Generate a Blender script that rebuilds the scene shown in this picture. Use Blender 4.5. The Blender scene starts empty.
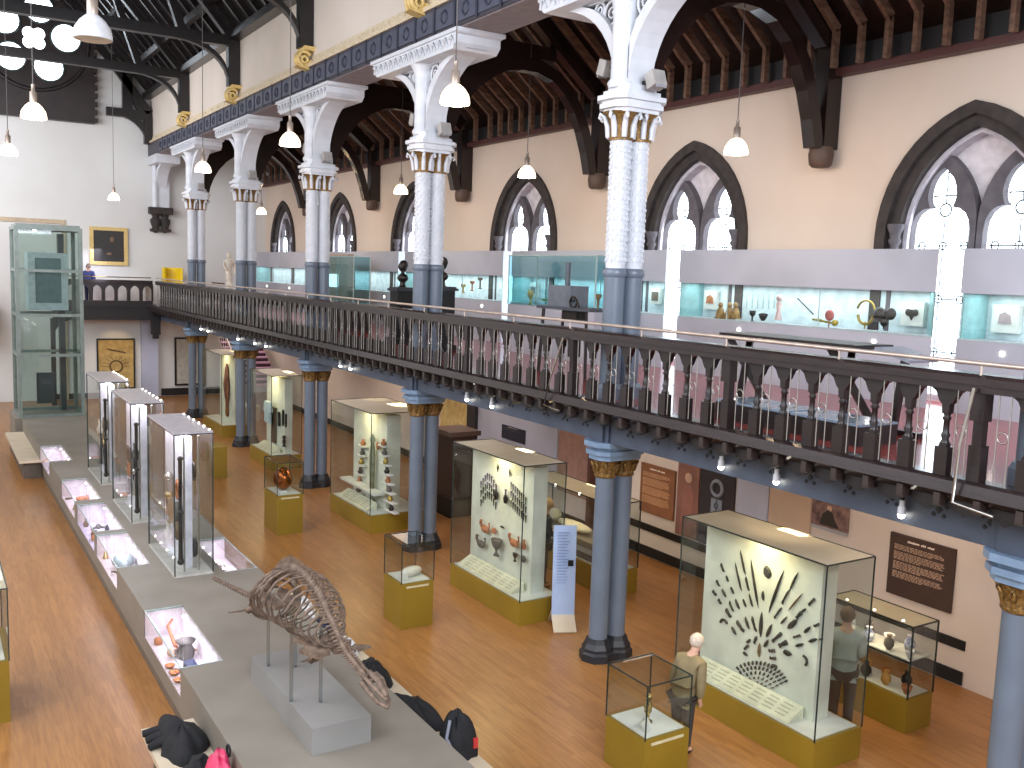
import bpy, math, random
from mathutils import Matrix, Vector
random.seed(7)
WORLD, LK, WIN, LC, LP, LS, LU, LI, LG = 0.75, 2.1, 5.0, 0.6, 1.8, 0.6, 1.1, 1.1, 0.8
PI = math.pi
sin, cos, rad = math.sin, math.cos, math.radians
S = 1.12                                   # one modelling unit is 1.12 m
H = 5.2                                    # eye height above the hall floor
C = bpy.context.scene.collection
sc = bpy.context.scene

# ------------------------------------------------------------------ camera
F_PX = 944.97
YAW, PITCH, ROLL = rad(32.177), rad(6.638), rad(1.9525)
fw = Vector((sin(YAW)*cos(PITCH), cos(YAW)*cos(PITCH), -sin(PITCH)))
rt0 = Vector((cos(YAW), -sin(YAW), 0)); up0 = rt0.cross(fw)
rt = rt0*cos(ROLL) + up0*sin(ROLL); up = -rt0*sin(ROLL) + up0*cos(ROLL)
cam_d = bpy.data.cameras.new('camera'); cam = bpy.data.objects.new('camera', cam_d); C.objects.link(cam)
cam_d.sensor_width = 36; cam_d.lens = F_PX/1024*36; cam_d.clip_start = 0.05; cam_d.clip_end = 300
M = Matrix((rt, up, -fw)).transposed().to_4x4(); M.translation = Vector((0, 0, H))*S
cam.matrix_world = M
sc.camera = cam

# ------------------------------------------------------------------ world, light, exposure
vs = sc.view_settings
vs.view_transform = 'Standard'; vs.look = 'None'; vs.gamma = 1; vs.use_curve_mapping = False; vs.exposure = 0.3
sc.cycles.max_bounces = 8; sc.cycles.diffuse_bounces = 4; sc.cycles.glossy_bounces = 4
sc.cycles.transparent_max_bounces = 48; sc.cycles.sample_clamp_indirect = 6; sc.cycles.caustics_reflective = False; sc.cycles.caustics_refractive = False
w = bpy.data.worlds.new('world'); sc.world = w; w.use_nodes = True
w.node_tree.nodes['Background'].inputs[0].default_value = (1.0, 0.975, 0.95, 1)
w.node_tree.nodes['Background'].inputs[1].default_value = WORLD

def lin(c):
    r = []
    for v in c:
        v /= 255
        r.append(v/12.92 if v <= .04045 else ((v+.055)/1.055)**2.4)
    return (*r, 1)
def area(name, loc, size, power, col, aim=(0, 0, -1), sy=None):
    d = bpy.data.lights.new(name, 'AREA'); d.energy = power*S*S; d.color = lin(col)[:3]; d.size = size*S
    if sy: d.shape = 'RECTANGLE'; d.size_y = sy*S
    o = bpy.data.objects.new(name, d); C.objects.link(o); o.location = Vector(loc)*S
    o.rotation_euler = Vector(aim).to_track_quat('-Z', 'Y').to_euler(); return o
def point(name, loc, power, col, r=.06):
    d = bpy.data.lights.new(name, 'POINT'); d.energy = power*S*S; d.color = lin(col)[:3]; d.shadow_soft_size = r*S
    o = bpy.data.objects.new(name, d); C.objects.link(o); o.location = Vector(loc)*S; return o
def spot(name, loc, aim, power, col, ang=60, blend=.6):
    d = bpy.data.lights.new(name, 'SPOT'); d.energy = power*S*S; d.color = lin(col)[:3]; d.spot_size = rad(ang); d.spot_blend = blend; d.shadow_soft_size = .03
    o = bpy.data.objects.new(name, d); C.objects.link(o); o.location = Vector(loc)*S
    o.rotation_euler = (Vector(aim)-Vector(loc)).to_track_quat('-Z', 'Y').to_euler(); return o
# area lamps added as daylight fill, unseen behind and left of the viewer
area('daylight_west', (-4.5, 12, 9.5), 16, 620*LK, (240, 243, 255), (1, .12, -.45), 5)
area('daylight_north', (3, -3, 9), 8, 820*LK, (232, 240, 255), (.18, 1, -.35), 5)

area('daylight_end', (-2.5, 30, 9.5), 9, 420*LK, (246, 246, 255), (.55, .8, -.3), 5)  # fill lamp added to brighten the far end wall

# ------------------------------------------------------------------ materials
MATS = {}
def mat(name, col, rough=.6, metal=0., col2=None, scale=6, bump=0., emit=None, estr=0., spec=.5, stretch=(1, 1, 1), detail=3):
    if name in MATS: return MATS[name]
    m = bpy.data.materials.new(name); m.use_nodes = True; nt = m.node_tree; b = nt.nodes['Principled BSDF']
    b.inputs['Base Color'].default_value = lin(col); b.inputs['Roughness'].default_value = rough; b.inputs['Metallic'].default_value = metal
    b.inputs['Specular IOR Level'].default_value = spec
    c2 = col2 or tuple(max(0, v*.9) for v in col)
    tc = nt.nodes.new('ShaderNodeTexCoord'); mp = nt.nodes.new('ShaderNodeMapping'); nz = nt.nodes.new('ShaderNodeTexNoise'); mx = nt.nodes.new('ShaderNodeMix')
    mx.data_type = 'RGBA'; mp.inputs['Scale'].default_value = stretch
    nt.links.new(tc.outputs['Object'], mp.inputs[0]); nt.links.new(mp.outputs[0], nz.inputs['Vector'])
    nz.inputs['Scale'].default_value = scale; nz.inputs['Detail'].default_value = detail
    mx.inputs[6].default_value = lin(col); mx.inputs[7].default_value = lin(c2)
    cr = nt.nodes.new('ShaderNodeMapRange'); cr.inputs[1].default_value = .35; cr.inputs[2].default_value = .65
    nt.links.new(nz.outputs[0], cr.inputs[0]); nt.links.new(cr.outputs[0], mx.inputs[0]); nt.links.new(mx.outputs[2], b.inputs['Base Color'])
    if bump:
        bp = nt.nodes.new('ShaderNodeBump'); bp.inputs['Strength'].default_value = bump; bp.inputs['Distance'].default_value = .02
        nt.links.new(nz.outputs[0], bp.inputs['Height']); nt.links.new(bp.outputs[0], b.inputs['Normal'])
    if emit: b.inputs['Emission Color'].default_value = lin(emit); b.inputs['Emission Strength'].default_value = estr
    MATS[name] = m; return m
def glass(name, tint=(235, 240, 238), refl=.12):
    m = bpy.data.materials.new(name); m.use_nodes = True; nt = m.node_tree; nt.nodes.clear()
    out = nt.nodes.new('ShaderNodeOutputMaterial'); t = nt.nodes.new('ShaderNodeBsdfTransparent'); g = nt.nodes.new('ShaderNodeBsdfGlossy')
    lw = nt.nodes.new('ShaderNodeFresnel'); ge = nt.nodes.new('ShaderNodeNewGeometry'); io = nt.nodes.new('ShaderNodeMath'); io.operation = 'MULTIPLY_ADD'; io.inputs[1].default_value = 1/1.45-1.45; io.inputs[2].default_value = 1.45
    nt.links.new(ge.outputs['Backfacing'], io.inputs[0]); nt.links.new(io.outputs[0], lw.inputs[0]); mx = nt.nodes.new('ShaderNodeMixShader')
    mr = nt.nodes.new('ShaderNodeMath'); mr.operation = 'MULTIPLY_ADD'; mr.inputs[1].default_value = 1.0; mr.inputs[2].default_value = refl-.04; mr.use_clamp = True
    t.inputs[0].default_value = lin(tint); g.inputs['Roughness'].default_value = .02
    nt.links.new(lw.outputs[0], mr.inputs[0]); nt.links.new(mr.outputs[0], mx.inputs[0]); nt.links.new(t.outputs[0], mx.inputs[1]); nt.links.new(g.outputs[0], mx.inputs[2])
    nt.links.new(mx.outputs[0], out.inputs[0]); MATS[name] = m; return m
def plank_mat(name, cols, rough, bw=.09, bl=1.1, rot=90, spec=.5):
    m = bpy.data.materials.new(name); m.use_nodes = True; nt = m.node_tree; b = nt.nodes['Principled BSDF']; N = nt.nodes.new; L = nt.links.new
    tc = N('ShaderNodeTexCoord'); mp = N('ShaderNodeMapping'); mp.inputs['Rotation'].default_value = (0, 0, rad(rot))
    br = N('ShaderNodeTexBrick'); br.inputs['Scale'].default_value = 1; br.inputs['Brick Width'].default_value = bl; br.inputs['Row Height'].default_value = bw
    br.inputs['Mortar Size'].default_value = .0018; br.inputs['Color1'].default_value = (0, 0, 0, 1); br.inputs['Color2'].default_value = (1, 1, 1, 1); br.inputs['Mortar'].default_value = (.1, .1, .1, 1)
    br.offset = .37
    L(tc.outputs['Object'], mp.inputs[0]); L(mp.outputs[0], br.inputs['Vector'])
    nz = N('ShaderNodeTexNoise'); nz.inputs['Scale'].default_value = 1; mp2 = N('ShaderNodeMapping'); mp2.inputs['Scale'].default_value = (2.2, 26, 1)
    L(mp.outputs[0], mp2.inputs[0]); L(mp2.outputs[0], nz.inputs['Vector'])
    mx = N('ShaderNodeMix'); mx.data_type = 'RGBA'; mx.inputs[6].default_value = lin(cols[0]); mx.inputs[7].default_value = lin(cols[1]); L(br.outputs['Color'], mx.inputs[0])
    mx2 = N('ShaderNodeMix'); mx2.data_type = 'RGBA'; mx2.inputs[7].default_value = lin(cols[2]); L(mx.outputs[2], mx2.inputs[6])
    cr = N('ShaderNodeMapRange'); cr.inputs[1].default_value = .4; cr.inputs[2].default_value = .75; cr.inputs[4].default_value = .6; L(nz.outputs[0], cr.inputs[0]); L(cr.outputs[0], mx2.inputs[0])
    L(mx2.outputs[2], b.inputs['Base Color']); b.inputs['Roughness'].default_value = rough; b.inputs['Specular IOR Level'].default_value = spec
    MATS[name] = m; return m

plank_mat('floor_boards', ((168, 118, 66), (150, 102, 54), (122, 80, 42)), .3)
plank_mat('gallery_boards', ((176, 66, 56), (160, 56, 50), (130, 44, 40)), .14)
CREAM = mat('cream_plaster', (218, 208, 196), .85, col2=(210, 200, 187), scale=.6)
WARM = mat('warm_plaster', (214, 198, 182), .85, col2=(208, 191, 174), scale=.5)
ENDP = mat('end_plaster', (218, 219, 216), .85, col2=(211, 211, 207), scale=.5)
LOWP = mat('lower_plaster', (218, 208, 200), .8, col2=(210, 199, 190), scale=.7)
MAUVE = mat('mauve_paint', (182, 184, 192), .6, scale=.6)
PEACH = mat('peach_paint', (210, 184, 160), .7, scale=.6)
PALEBL = mat('pale_lilac_paint', (186, 190, 210), .7, scale=.6)
STONE = mat('brown_stone', (62, 54, 50), .8, col2=(46, 40, 38), scale=5, bump=.3)
STONE2 = mat('grey_stone', (98, 92, 96), .8, col2=(84, 78, 82), scale=5, bump=.2)
DWOOD = mat('dark_rail_wood', (36, 25, 24), .35, col2=(26, 18, 17), scale=4, stretch=(6, 1, 6))
RAILTOP = mat('rail_wood', (46, 35, 35), .25, col2=(36, 27, 27), scale=4, stretch=(6, 1, 6))
RWOOD = mat('roof_wood', (30, 24, 22), .35, col2=(20, 15, 14), scale=3, stretch=(5, 1, 5))
AWOOD = mat('aisle_roof_wood', (124, 96, 78), .3, col2=(90, 66, 54), scale=3, stretch=(1, 5, 5))  # rafter colour lightened to imitate the light they catch
ABOARD = mat('aisle_roof_board', (48, 33, 27), .4, col2=(34, 23, 19), scale=3, stretch=(1, 5, 5))
ATRUSS = mat('aisle_truss_wood', (38, 26, 23), .22, col2=(27, 18, 17), scale=4)
REDTRIM = mat('red_brown_trim', (78, 40, 36), .5)
BLUEC = mat('column_blue', (104, 115, 128), .32, col2=(97, 107, 120), scale=2)
BLUEG = mat('girder_blue', (70, 80, 96), .5, col2=(60, 68, 82), scale=3)
BLUEL = mat('capital_blue', (122, 146, 172), .4)
DARKB = mat('column_base_slate', (32, 34, 40), .5)
WHITEI = mat('white_painted_iron', (214, 217, 222), .45, col2=(202, 206, 212), scale=3)
GOLD = mat('gilded_leaf', (150, 116, 62), .4, .5, col2=(96, 72, 40), scale=30, bump=.6)
GOLDP = mat('pale_gilt_plaster', (222, 196, 130), .5, col2=(200, 170, 104), scale=12)
GOLDW = mat('cream_moulding', (218, 204, 178), .6, col2=(196, 178, 146), scale=18)
BEAM = mat('painted_beam', (64, 62, 72), .5, col2=(56, 54, 62), scale=3)
BEAMB = mat('beam_panel_blue', (80, 84, 100), .5)
SOFF = mat('beam_soffit', (132, 120, 122), .6)
OCHRE = mat('ochre_paint', (138, 112, 30), .45, col2=(130, 104, 26), scale=1.5)
PGREY = mat('plinth_grey', (134, 127, 116), .6, col2=(124, 117, 106), scale=1.2, detail=6)
PSIDE = mat('plinth_side', (110, 98, 86), .6)  # plinth grey darkened to imitate the shading on its side
CREAMB = mat('bench_cream', (206, 192, 168), .6, col2=(196, 180, 154), scale=2)
WHITE = mat('white_laminate', (226, 226, 218), .5, scale=2)
PANELW = mat('display_panel_white', (222, 224, 208), .6, scale=2)
BLACK = mat('black_paint', (20, 19, 20), .5)
EDGE = mat('glass_edge', (40, 52, 50), .2)
EDGEL = mat('glass_edge_light', (176, 196, 192), .2)
STEEL = mat('brushed_steel', (190, 186, 180), .25, .9)
BRASS = mat('brass', (196, 168, 120), .25, .9)
GLASS = glass('case_glass', refl=.07); GLASSB = glass('lift_glass', (214, 226, 222), .05); CLEAR = glass('clear_glass', (246, 249, 248), .05)
LAMPW = mat('lit_lamp_shade', (255, 240, 215), .5, emit=(255, 226, 186), estr=3.2)
LAMPB = mat('lit_lamp_bulb', (255, 255, 240), .5, emit=(255, 246, 228), estr=14)
LAMPOFF = mat('unlit_lamp_shade', (206, 206, 208), .35)
DAY = mat('daylit_pane', (250, 252, 255), .4, emit=(232, 244, 255), estr=WIN)
LEAD = mat('window_lead', (70, 84, 84), .6)
LED = mat('tiny_light', (255, 255, 255), .5, emit=(255, 246, 230), estr=10)
CYAN = mat('case_lining_aqua', (214, 228, 230), .6)
DGREEN = mat('text_panel_brown', (70, 50, 42), .6, col2=(62, 44, 38), scale=3)
TXT = mat('panel_lettering', (190, 160, 136), .7); TXTW = mat('panel_title_lettering', (255, 246, 230), .6)
BONE = mat('brown_bone', (128, 108, 92), .7, col2=(92, 76, 64), scale=14, bump=.3)
FLINT = mat('dark_flint', (52, 48, 44), .5, col2=(36, 34, 32), scale=16, bump=.3)
FLINTB = mat('brown_flint', (120, 96, 64), .5, col2=(90, 72, 50), scale=16, bump=.3)
BRONZE = mat('dark_bronze', (52, 46, 42), .35, .4, col2=(36, 32, 30), scale=8)
TERRA = mat('terracotta', (178, 112, 72), .7, col2=(150, 90, 56), scale=10)
GREYPOT = mat('grey_pottery', (96, 90, 84), .7, col2=(74, 70, 66), scale=10)
COPPER = mat('polished_copper', (186, 104, 48), .22, .9, col2=(120, 62, 30), scale=5)
MARBLE = mat('white_marble', (226, 218, 204), .5)
CLOTHK = mat('black_cloth', (22, 22, 26), .85, col2=(14, 14, 17), scale=9, bump=.5)
CLOTHN = mat('navy_cloth', (26, 34, 66), .85, scale=9, bump=.5)
PINK = mat('pink_nylon', (214, 64, 104), .5, scale=8, bump=.3)
SKIN = mat('skin', (206, 160, 134), .6)
YELLOW = mat('yellow_plastic', (238, 206, 20), .45, col2=(220, 186, 10))

# ------------------------------------------------------------------ mesh builder
class MB:
    def __init__(s): s.v = []; s.f = []; s.sm = []; s.T = None
    def add(s, vs_, fs, smooth=False):
        n = len(s.v)
        for p in vs_:
            p = Vector(p)
            s.v.append(s.T @ p if s.T else p)
        for f in fs: s.f.append([i+n for i in f]); s.sm.append(smooth)
        return s
    def box(s, x0, x1, y0, y1, z0, z1):
        return s.add([(x0, y0, z0), (x1, y0, z0), (x1, y1, z0), (x0, y1, z0), (x0, y0, z1), (x1, y0, z1), (x1, y1, z1), (x0, y1, z1)],
                     [(3, 2, 1, 0), (4, 5, 6, 7), (0, 1, 5, 4), (1, 2, 6, 5), (2, 3, 7, 6), (3, 0, 4, 7)])
    def cbox(s, c, d, rz=0, rx=0, ry=0, taper=1.):
        m = Matrix.Translation(c) @ Matrix.Rotation(rz, 4, 'Z') @ Matrix.Rotation(ry, 4, 'Y') @ Matrix.Rotation(rx, 4, 'X')
        a, b, h = d[0]/2, d[1]/2, d[2]/2; t = taper
        P = [(-a, -b, -h), (a, -b, -h), (a, b, -h), (-a, b, -h), (-a*t, -b*t, h), (a*t, -b*t, h), (a*t, b*t, h), (-a*t, b*t, h)]
        return s.add([m @ Vector(p) for p in P], [(3, 2, 1, 0), (4, 5, 6, 7), (0, 1, 5, 4), (1, 2, 6, 5), (2, 3, 7, 6), (3, 0, 4, 7)])
    def bar(s, a, b, wd, hd=None):
        a, b = Vector(a), Vector(b); hd = hd or wd; d = b-a; L = d.length
        q = d.to_track_quat('X', 'Z').to_matrix().to_4x4()
        m = Matrix.Translation((a+b)/2) @ q
        P = [(x*L/2, y*wd/2, z*hd/2) for z in (-1, 1) for x, y in ((-1, -1), (1, -1), (1, 1), (-1, 1))]
        return s.add([m @ Vector(p) for p in P], [(3, 2, 1, 0), (4, 5, 6, 7), (0, 1, 5, 4), (1, 2, 6, 5), (2, 3, 7, 6), (3, 0, 4, 7)])
    def lathe(s, prof, c=(0, 0, 0), n=16, sx=1., sy=1., smooth=True):
        V = []; Fs = []
        for r, z in prof:
            for k in range(n):
                a = 2*PI*k/n; V.append((c[0]+r*cos(a)*sx, c[1]+r*sin(a)*sy, c[2]+z))
        for i in range(len(prof)-1):
            for k in range(n):
                k2 = (k+1) % n; Fs.append((i*n+k, i*n+k2, (i+1)*n+k2, (i+1)*n+k))
        s.add(V, Fs, smooth)
        if prof[0][0] > 1e-4: s.add(V[:n], [tuple(range(n-1, -1, -1))])
        if prof[-1][0] > 1e-4: s.add(V[-n:], [tuple(range(n))])
        return s
    def cyl(s, x, y, z0, z1, r, n=12, r2=None): return s.lathe([(r, z0), (r if r2 is None else r2, z1)], (x, y, 0), n)
    def ball(s, c, r, n=12, sx=1., sy=1., sz=1.):
        return s.lathe([(r*sin(PI*i/8)+1e-5, -r*cos(PI*i/8)*sz) for i in range(9)], c, n, sx, sy)
    def tube(s, path, r, n=6, smooth=True):
        P = [Vector(p) for p in path]; R = r if isinstance(r, (list, tuple)) else [r]*len(P); V = []; Fs = []
        ref = Vector((0, 0, 1))
        for i, p in enumerate(P):
            d = (P[min(i+1, len(P)-1)]-P[max(i-1, 0)]).normalized()
            if abs(d.dot(ref)) > .95: ref = Vector((1, 0, 0)) if abs(d.x) < .9 else Vector((0, 1, 0))
            a = d.cross(ref).normalized(); b = d.cross(a)
            for k in range(n):
                t = 2*PI*k/n; V.append(p+(a*cos(t)+b*sin(t))*R[i])
        for i in range(len(P)-1):
            for k in range(n):
                k2 = (k+1) % n; Fs.append((i*n+k, i*n+k2, (i+1)*n+k2, (i+1)*n+k))
        s.add(V, Fs, smooth); s.add(V[:n], [tuple(range(n-1, -1, -1))]); s.add(V[-n:], [tuple(range(n))]); return s
    def ring(s, c, R, r, axis='x', n=16, m=5, a0=0, a1=2*PI):
        pts = []
        for i in range(n+1):
            t = a0+(a1-a0)*i/n; u, w_ = R*cos(t), R*sin(t)
            pts.append((c[0], c[1]+u, c[2]+w_) if axis == 'x' else (c[0]+u, c[1], c[2]+w_) if axis == 'y' else (c[0]+u, c[1]+w_, c[2]))
        return s.tube(pts, r, m)
    def prism(s, poly, axis, a, b, smooth=False):
        def P(u, v, w_): return (w_, u, v) if axis == 'x' else (u, w_, v) if axis == 'y' else (u, v, w_)
        n = len(poly); V = [P(u, v, a) for u, v in poly]+[P(u, v, b) for u, v in poly]
        s.add(V, [(i, (i+1) % n, n+(i+1) % n, n+i) for i in range(n)], smooth)
        return s.add(V, [tuple(range(n-1, -1, -1)), tuple(range(n, 2*n))])
    def band(s, outer, inner, axis, a, b, closed=False):
        def P(u, v, w_): return (w_, u, v) if axis == 'x' else (u, w_, v) if axis == 'y' else (u, v, w_)
        n = len(outer); V = [P(u, v, a) for u, v in outer]+[P(u, v, a) for u, v in inner]+[P(u, v, b) for u, v in outer]+[P(u, v, b) for u, v in inner]
        Fs = []
        for i in range(n if closed else n-1):
            j = (i+1) % n
            Fs += [(i, j, n+j, n+i), (2*n+i, 3*n+i, 3*n+j, 2*n+j), (i, 2*n+i, 2*n+j, j), (n+i, n+j, 3*n+j, 3*n+i)]
        if not closed: Fs += [(0, n, 3*n, 2*n), (n-1, 3*n-1, 4*n-1, 2*n-1)]
        return s.add(V, Fs)
    def quad(s, a, b, c, d): return s.add([a, b, c, d], [(0, 1, 2, 3)])
    def build(s, name, m, parent=None, loc=None):
        me = bpy.data.meshes.new(name); me.from_pydata([tuple(p*S) for p in s.v], [], s.f); me.polygons.foreach_set('use_smooth', s.sm)
        me.materials.append(m); me.update()
        o = bpy.data.objects.new(name, me); C.objects.link(o)
        if parent: o.parent = parent
        if loc: o.location = Vector(loc)*S
        return o
def tag(o, label, cat, group=None):
    o['label'] = label; o['category'] = cat
    if group: o['group'] = group
    return o
def struct(o): o['kind'] = 'structure'; return o
def thing(name, label, cat, loc=(0, 0, 0), rz=0, group=None):
    o = bpy.data.objects.new(name, None); C.objects.link(o); o.location = Vector(loc)*S; o.rotation_euler = (0, 0, rz); o.empty_display_size = .1
    return tag(o, label, cat, group)
def dup(root, loc, rz=None, label=None, group=None):
    r = root.copy(); C.objects.link(r); r.location = Vector(loc)*S
    if rz is not None: r.rotation_euler = (0, 0, rz)
    if label: r['label'] = label
    if group: r['group'] = group
    for ch in list(root.children):
        c = ch.copy(); C.objects.link(c); c.parent = r
        for g in list(ch.children): d = g.copy(); C.objects.link(d); d.parent = c
    return r
def at(px, py, X=None, Y=None, Z=None):      # where the sight line through a point of the photograph meets a wall, a panel or a floor
    d = fw+rt*((px-512)/F_PX)+up*((384-py)/F_PX)
    t = X/d.x if X is not None else Y/d.y if Y is not None else (Z-H)/d.z
    return Vector((0, 0, H))+d*t
def arch(c, w_, spring, h, n=10):            # pointed arch from the left foot over the apex to the right foot
    R = (h*h+w_*w_)/(2*w_); a1 = math.acos(max(-1, min(1, (R-w_)/R))); L = []
    for i in range(n+1): a = a1*i/n; L.append((c-w_+R-R*cos(a), spring+R*sin(a)))
    return L+[(2*c-u, v) for u, v in reversed(L[:-1])]
BAY = 5.675
COLY = [9.87+BAY*j for j in range(-1, 5)]    # six columns stand along the side of the hall
CX = 7.89; YE = 38.25; WXL = 11.48; WXU = 12.0; ZG = 3.6
PLACE = ['closest to the viewer', 'second from the front', 'third from the front', 'fourth from the front', 'fifth from the front', 'farthest, next to the end wall']

# ------------------------------------------------------------------ floors and walls
struct(MB().box(-7, WXL+.5, -3, YE+.3, -.2, 0).build('floor', MATS['floor_boards']))
g = MB(); g.box(7.35, WXU+.3, 0, YE, 3.48, ZG); g.box(3.98, 7.36, 36.95, YE, 3.48, ZG); struct(g.build('floor_gallery', MATS['gallery_boards']))
struct(MB().box(-1.3, 2.2, 36.95, YE, 3.48, ZG).build('floor_end_gallery', MATS['gallery_boards']))
w1 = MB(); w1.box(WXL, WXU+.5, 0, YE, 0, 3.48); struct(w1.build('wall_right', LOWP))
w2 = MB(); w2.box(-7, WXU+.5, YE, YE+.4, 0, 19); struct(w2.build('wall_end', ENDP))
w3 = MB(); w3.box(7.6, 8.2, 0, YE, 9.59, 11.45); struct(w3.build('wall_clerestory', CREAM))
# baseboard and chair rail of black wood on the lower wall
t = MB(); t.box(WXL-.025, WXL, 6.87, YE, 0.02, .2); struct(t.build('baseboard_right', BLACK))
t = MB(); t.box(WXL-.025, WXL, 6.87, 14.9, .49, .62); struct(t.build('trim_1', BLACK))
t = MB(); t.box(4.1, 7.1, YE-.03, YE, .02, .22); t.box(7.9, 11.4, YE-.03, YE, .02, .3); struct(t.build('baseboard_end', BLACK))
t = MB(); t.box(7.15, 7.75, YE-.25, YE, 0, 3.2); struct(t.build('trim_2', PALEBL))
# upper side wall, pierced by pointed windows
wc = [2.1, 7.7, 13.1, 18.8, 24.6, 30.15, 36.0]
WW, WS, WH = 1.41, 5.9, 1.8
u = MB(); prev = 0
for ci, c in enumerate(wc):
    y0 = (wc[ci-1]+c)/2 if ci else -1; y1 = (wc[ci+1]+c)/2 if ci < 6 else YE+.4; A = arch(c, WW-.1, WS, WH-.12)
    L = A[:11]; R_ = A[10:]
    u.prism([(y0, 3.4), (y0, 8.45), (c, 8.45)]+list(reversed(L))+[(c-WW+.1, 3.4)], 'x', WXU, WXU+.5)
    u.prism([(y1, 8.45), (y1, 3.4), (c+WW-.1, 3.4)]+list(reversed(R_))+[(c, 8.45)], 'x', WXU, WXU+.5)
struct(u.build('wall_right_upper', WARM))
for i, c in enumerate(wc):
    if i == 0: continue
    fr = MB()
    o_ = [(c-WW, 3.6)]+arch(c, WW, WS, WH)+[(c+WW, 3.6)]
    m_ = [(c-WW+.17, 3.6)]+arch(c, WW-.17, WS, WH-.17)+[(c+WW-.17, 3.6)]
    i_ = [(c-WW+.33, 3.6)]+arch(c, WW-.33, WS, WH-.33)+[(c+WW-.33, 3.6)]
    fr.band(o_, m_, 'x', WXU-.07, WXU+.12); fr.band(m_, i_, 'x', WXU+.02, WXU+.3)
    win = struct(fr.build('window_%d' % i, STONE))
    tp = MB(); tp.prism([(c-WW+.33, 3.6)]+arch(c, WW-.33, WS, WH-.33)+[(c+WW-.33, 3.6)], 'x', WXU+.34, WXU+.4)
    o = tp.build('tympanum', mat('tympanum_white', (222, 214, 216), .8), win)
    rev = MB(); rev.band([(c-WW+.33, 3.6)]+arch(c, WW-.33, WS, WH-.33)+[(c+WW-.33, 3.6)], [(c-WW+.40, 3.6)]+arch(c, WW-.40, WS, WH-.40)+[(c+WW-.40, 3.6)], 'x', WXU+.14, WXU+.345)
    rev.build('reveal', mat('reveal_paint', (206, 200, 206), .8), win)
    for s in (-1, 1):
        k = MB(); yy = c+s*(WW-.3); k.cyl(WXU-.0, yy, 3.6, 5.86, .06, 10); k.lathe([(.06, 5.8), (.1, 5.86), (.07, 5.9), (.08, 5.96), (.12, 6.05), (.12, 6.1)], (WXU, yy, 0), 10); k.build('nook_shaft', STONE2, win)
        q = c+s*.55
        gl = [(q-.45, 3.7), (q-.45, 6.0), (q-.43, 6.14), (q-.37, 6.25), (q-.28, 6.31), (q-.17, 6.33), (q-.21, 6.42), (q-.22, 6.52)]+[(u_, v_) for u_, v_ in arch(q, .21, 6.54, .34, 5)[1:-1]]+[(q+.22, 6.52), (q+.21, 6.42), (q+.17, 6.33), (q+.28, 6.31), (q+.37, 6.25), (q+.43, 6.14), (q+.45, 6.0), (q+.45, 3.7)]
        top = arch(q, .54, 6.1, 1.0, 7)
        ou = [(q-.54, 3.65), (q-.54, 6.0)]+top+[(q+.54, 6.0), (q+.54, 3.65)]
        # resample both outlines to the same number of corners
        def rs(P, n=28):
            d = [0]
            for a, b in zip(P, P[1:]): d.append(d[-1]+math.dist(a, b))
            R2 = []
            for j in range(n):
                tt = d[-1]*j/(n-1); k2 = max(i2 for i2 in range(len(d)) if d[i2] <= tt+1e-9); k2 = min(k2, len(P)-2)
                f = (tt-d[k2])/(d[k2+1]-d[k2]); R2.append((P[k2][0]+(P[k2+1][0]-P[k2][0])*f, P[k2][1]+(P[k2+1][1]-P[k2][1])*f))
            return R2
        half = len(gl)//2
        apexg = max(range(len(gl)), key=lambda j: gl[j][1]); apexo = max(range(len(ou)), key=lambda j: ou[j][1])
        G_ = rs(gl[:apexg+1], 60)+rs(gl[apexg:], 60)[1:]; O_ = rs(ou[:apexo+1], 60)+rs(ou[apexo:], 60)[1:]
        MB().band(O_, G_, 'x', WXU+.2, WXU+.34).build('lancet_frame', STONE2, win)
        pane = MB().prism(G_, 'x', WXU+.325, WXU+.335).build('pane', DAY, win)
        ld = MB(); X_ = WXU+.312
        ld.tube([(X_, q, 3.7), (X_, q, 6.15)], .011, 4); ld.tube([(X_, a, b) for a, b in [(p[0]*.82+q*.18, p[1]-.05) for p in G_]], .008, 4)
        for zz in (4.3, 5.05, 5.8):
            ld.tube([(X_, q-.41, zz), (X_, q+.41, zz)], .011, 4)
            for dy in (-.33, 0, .33): ld.ring((X_, q+dy, zz), .055, .011, 'x', 10, 4)
        ld.ring((X_, q, 6.3), .09, .014, 'x', 12, 4); ld.tube([(X_, q, 6.4), (X_, q, 6.85)], .011, 4); ld.tube([(X_, q-.2, 6.5), (X_, q+.2, 6.5)], .011, 4)
        ld.build('leading', LEAD, pane)
# ------------------------------------------------------------------ aisle roof
a = MB(); a.prism([(12.35, 8.7), (12.35, 8.85), (7.9, 12.45), (7.9, 12.3)], 'y', 0, YE); cl = struct(a.build('ceiling_aisle', ABOARD))
n = 0
yy = 3.0
raf = MB()
raf.box(-.04, .04, -.0, .075, -.06, 0)
while yy < YE-.3 and n < 99:
    r = MB(); r.bar((11.75, yy, 8.98), (7.95, yy, 12.06), .07, .14); r.box(11.68, 11.78, yy-.035, yy+.035, 8.42, 8.98)
    r.build('rafter', AWOOD, cl); yy += .46 if yy < 20 else .7; n += 1
t = MB(); t.box(11.82, WXU, 0, YE, 8.33, 8.44); struct(t.build('trim_3', REDTRIM))
t = MB(); t.box(11.86, WXU+.3, 0, YE, 8.44, 8.75); struct(t.build('trim_4', BLACK))
struct(MB().box(8.15, 8.25, 0, YE, 11.4, 12.3).build('wall_aisle_inner', ABOARD))
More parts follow.
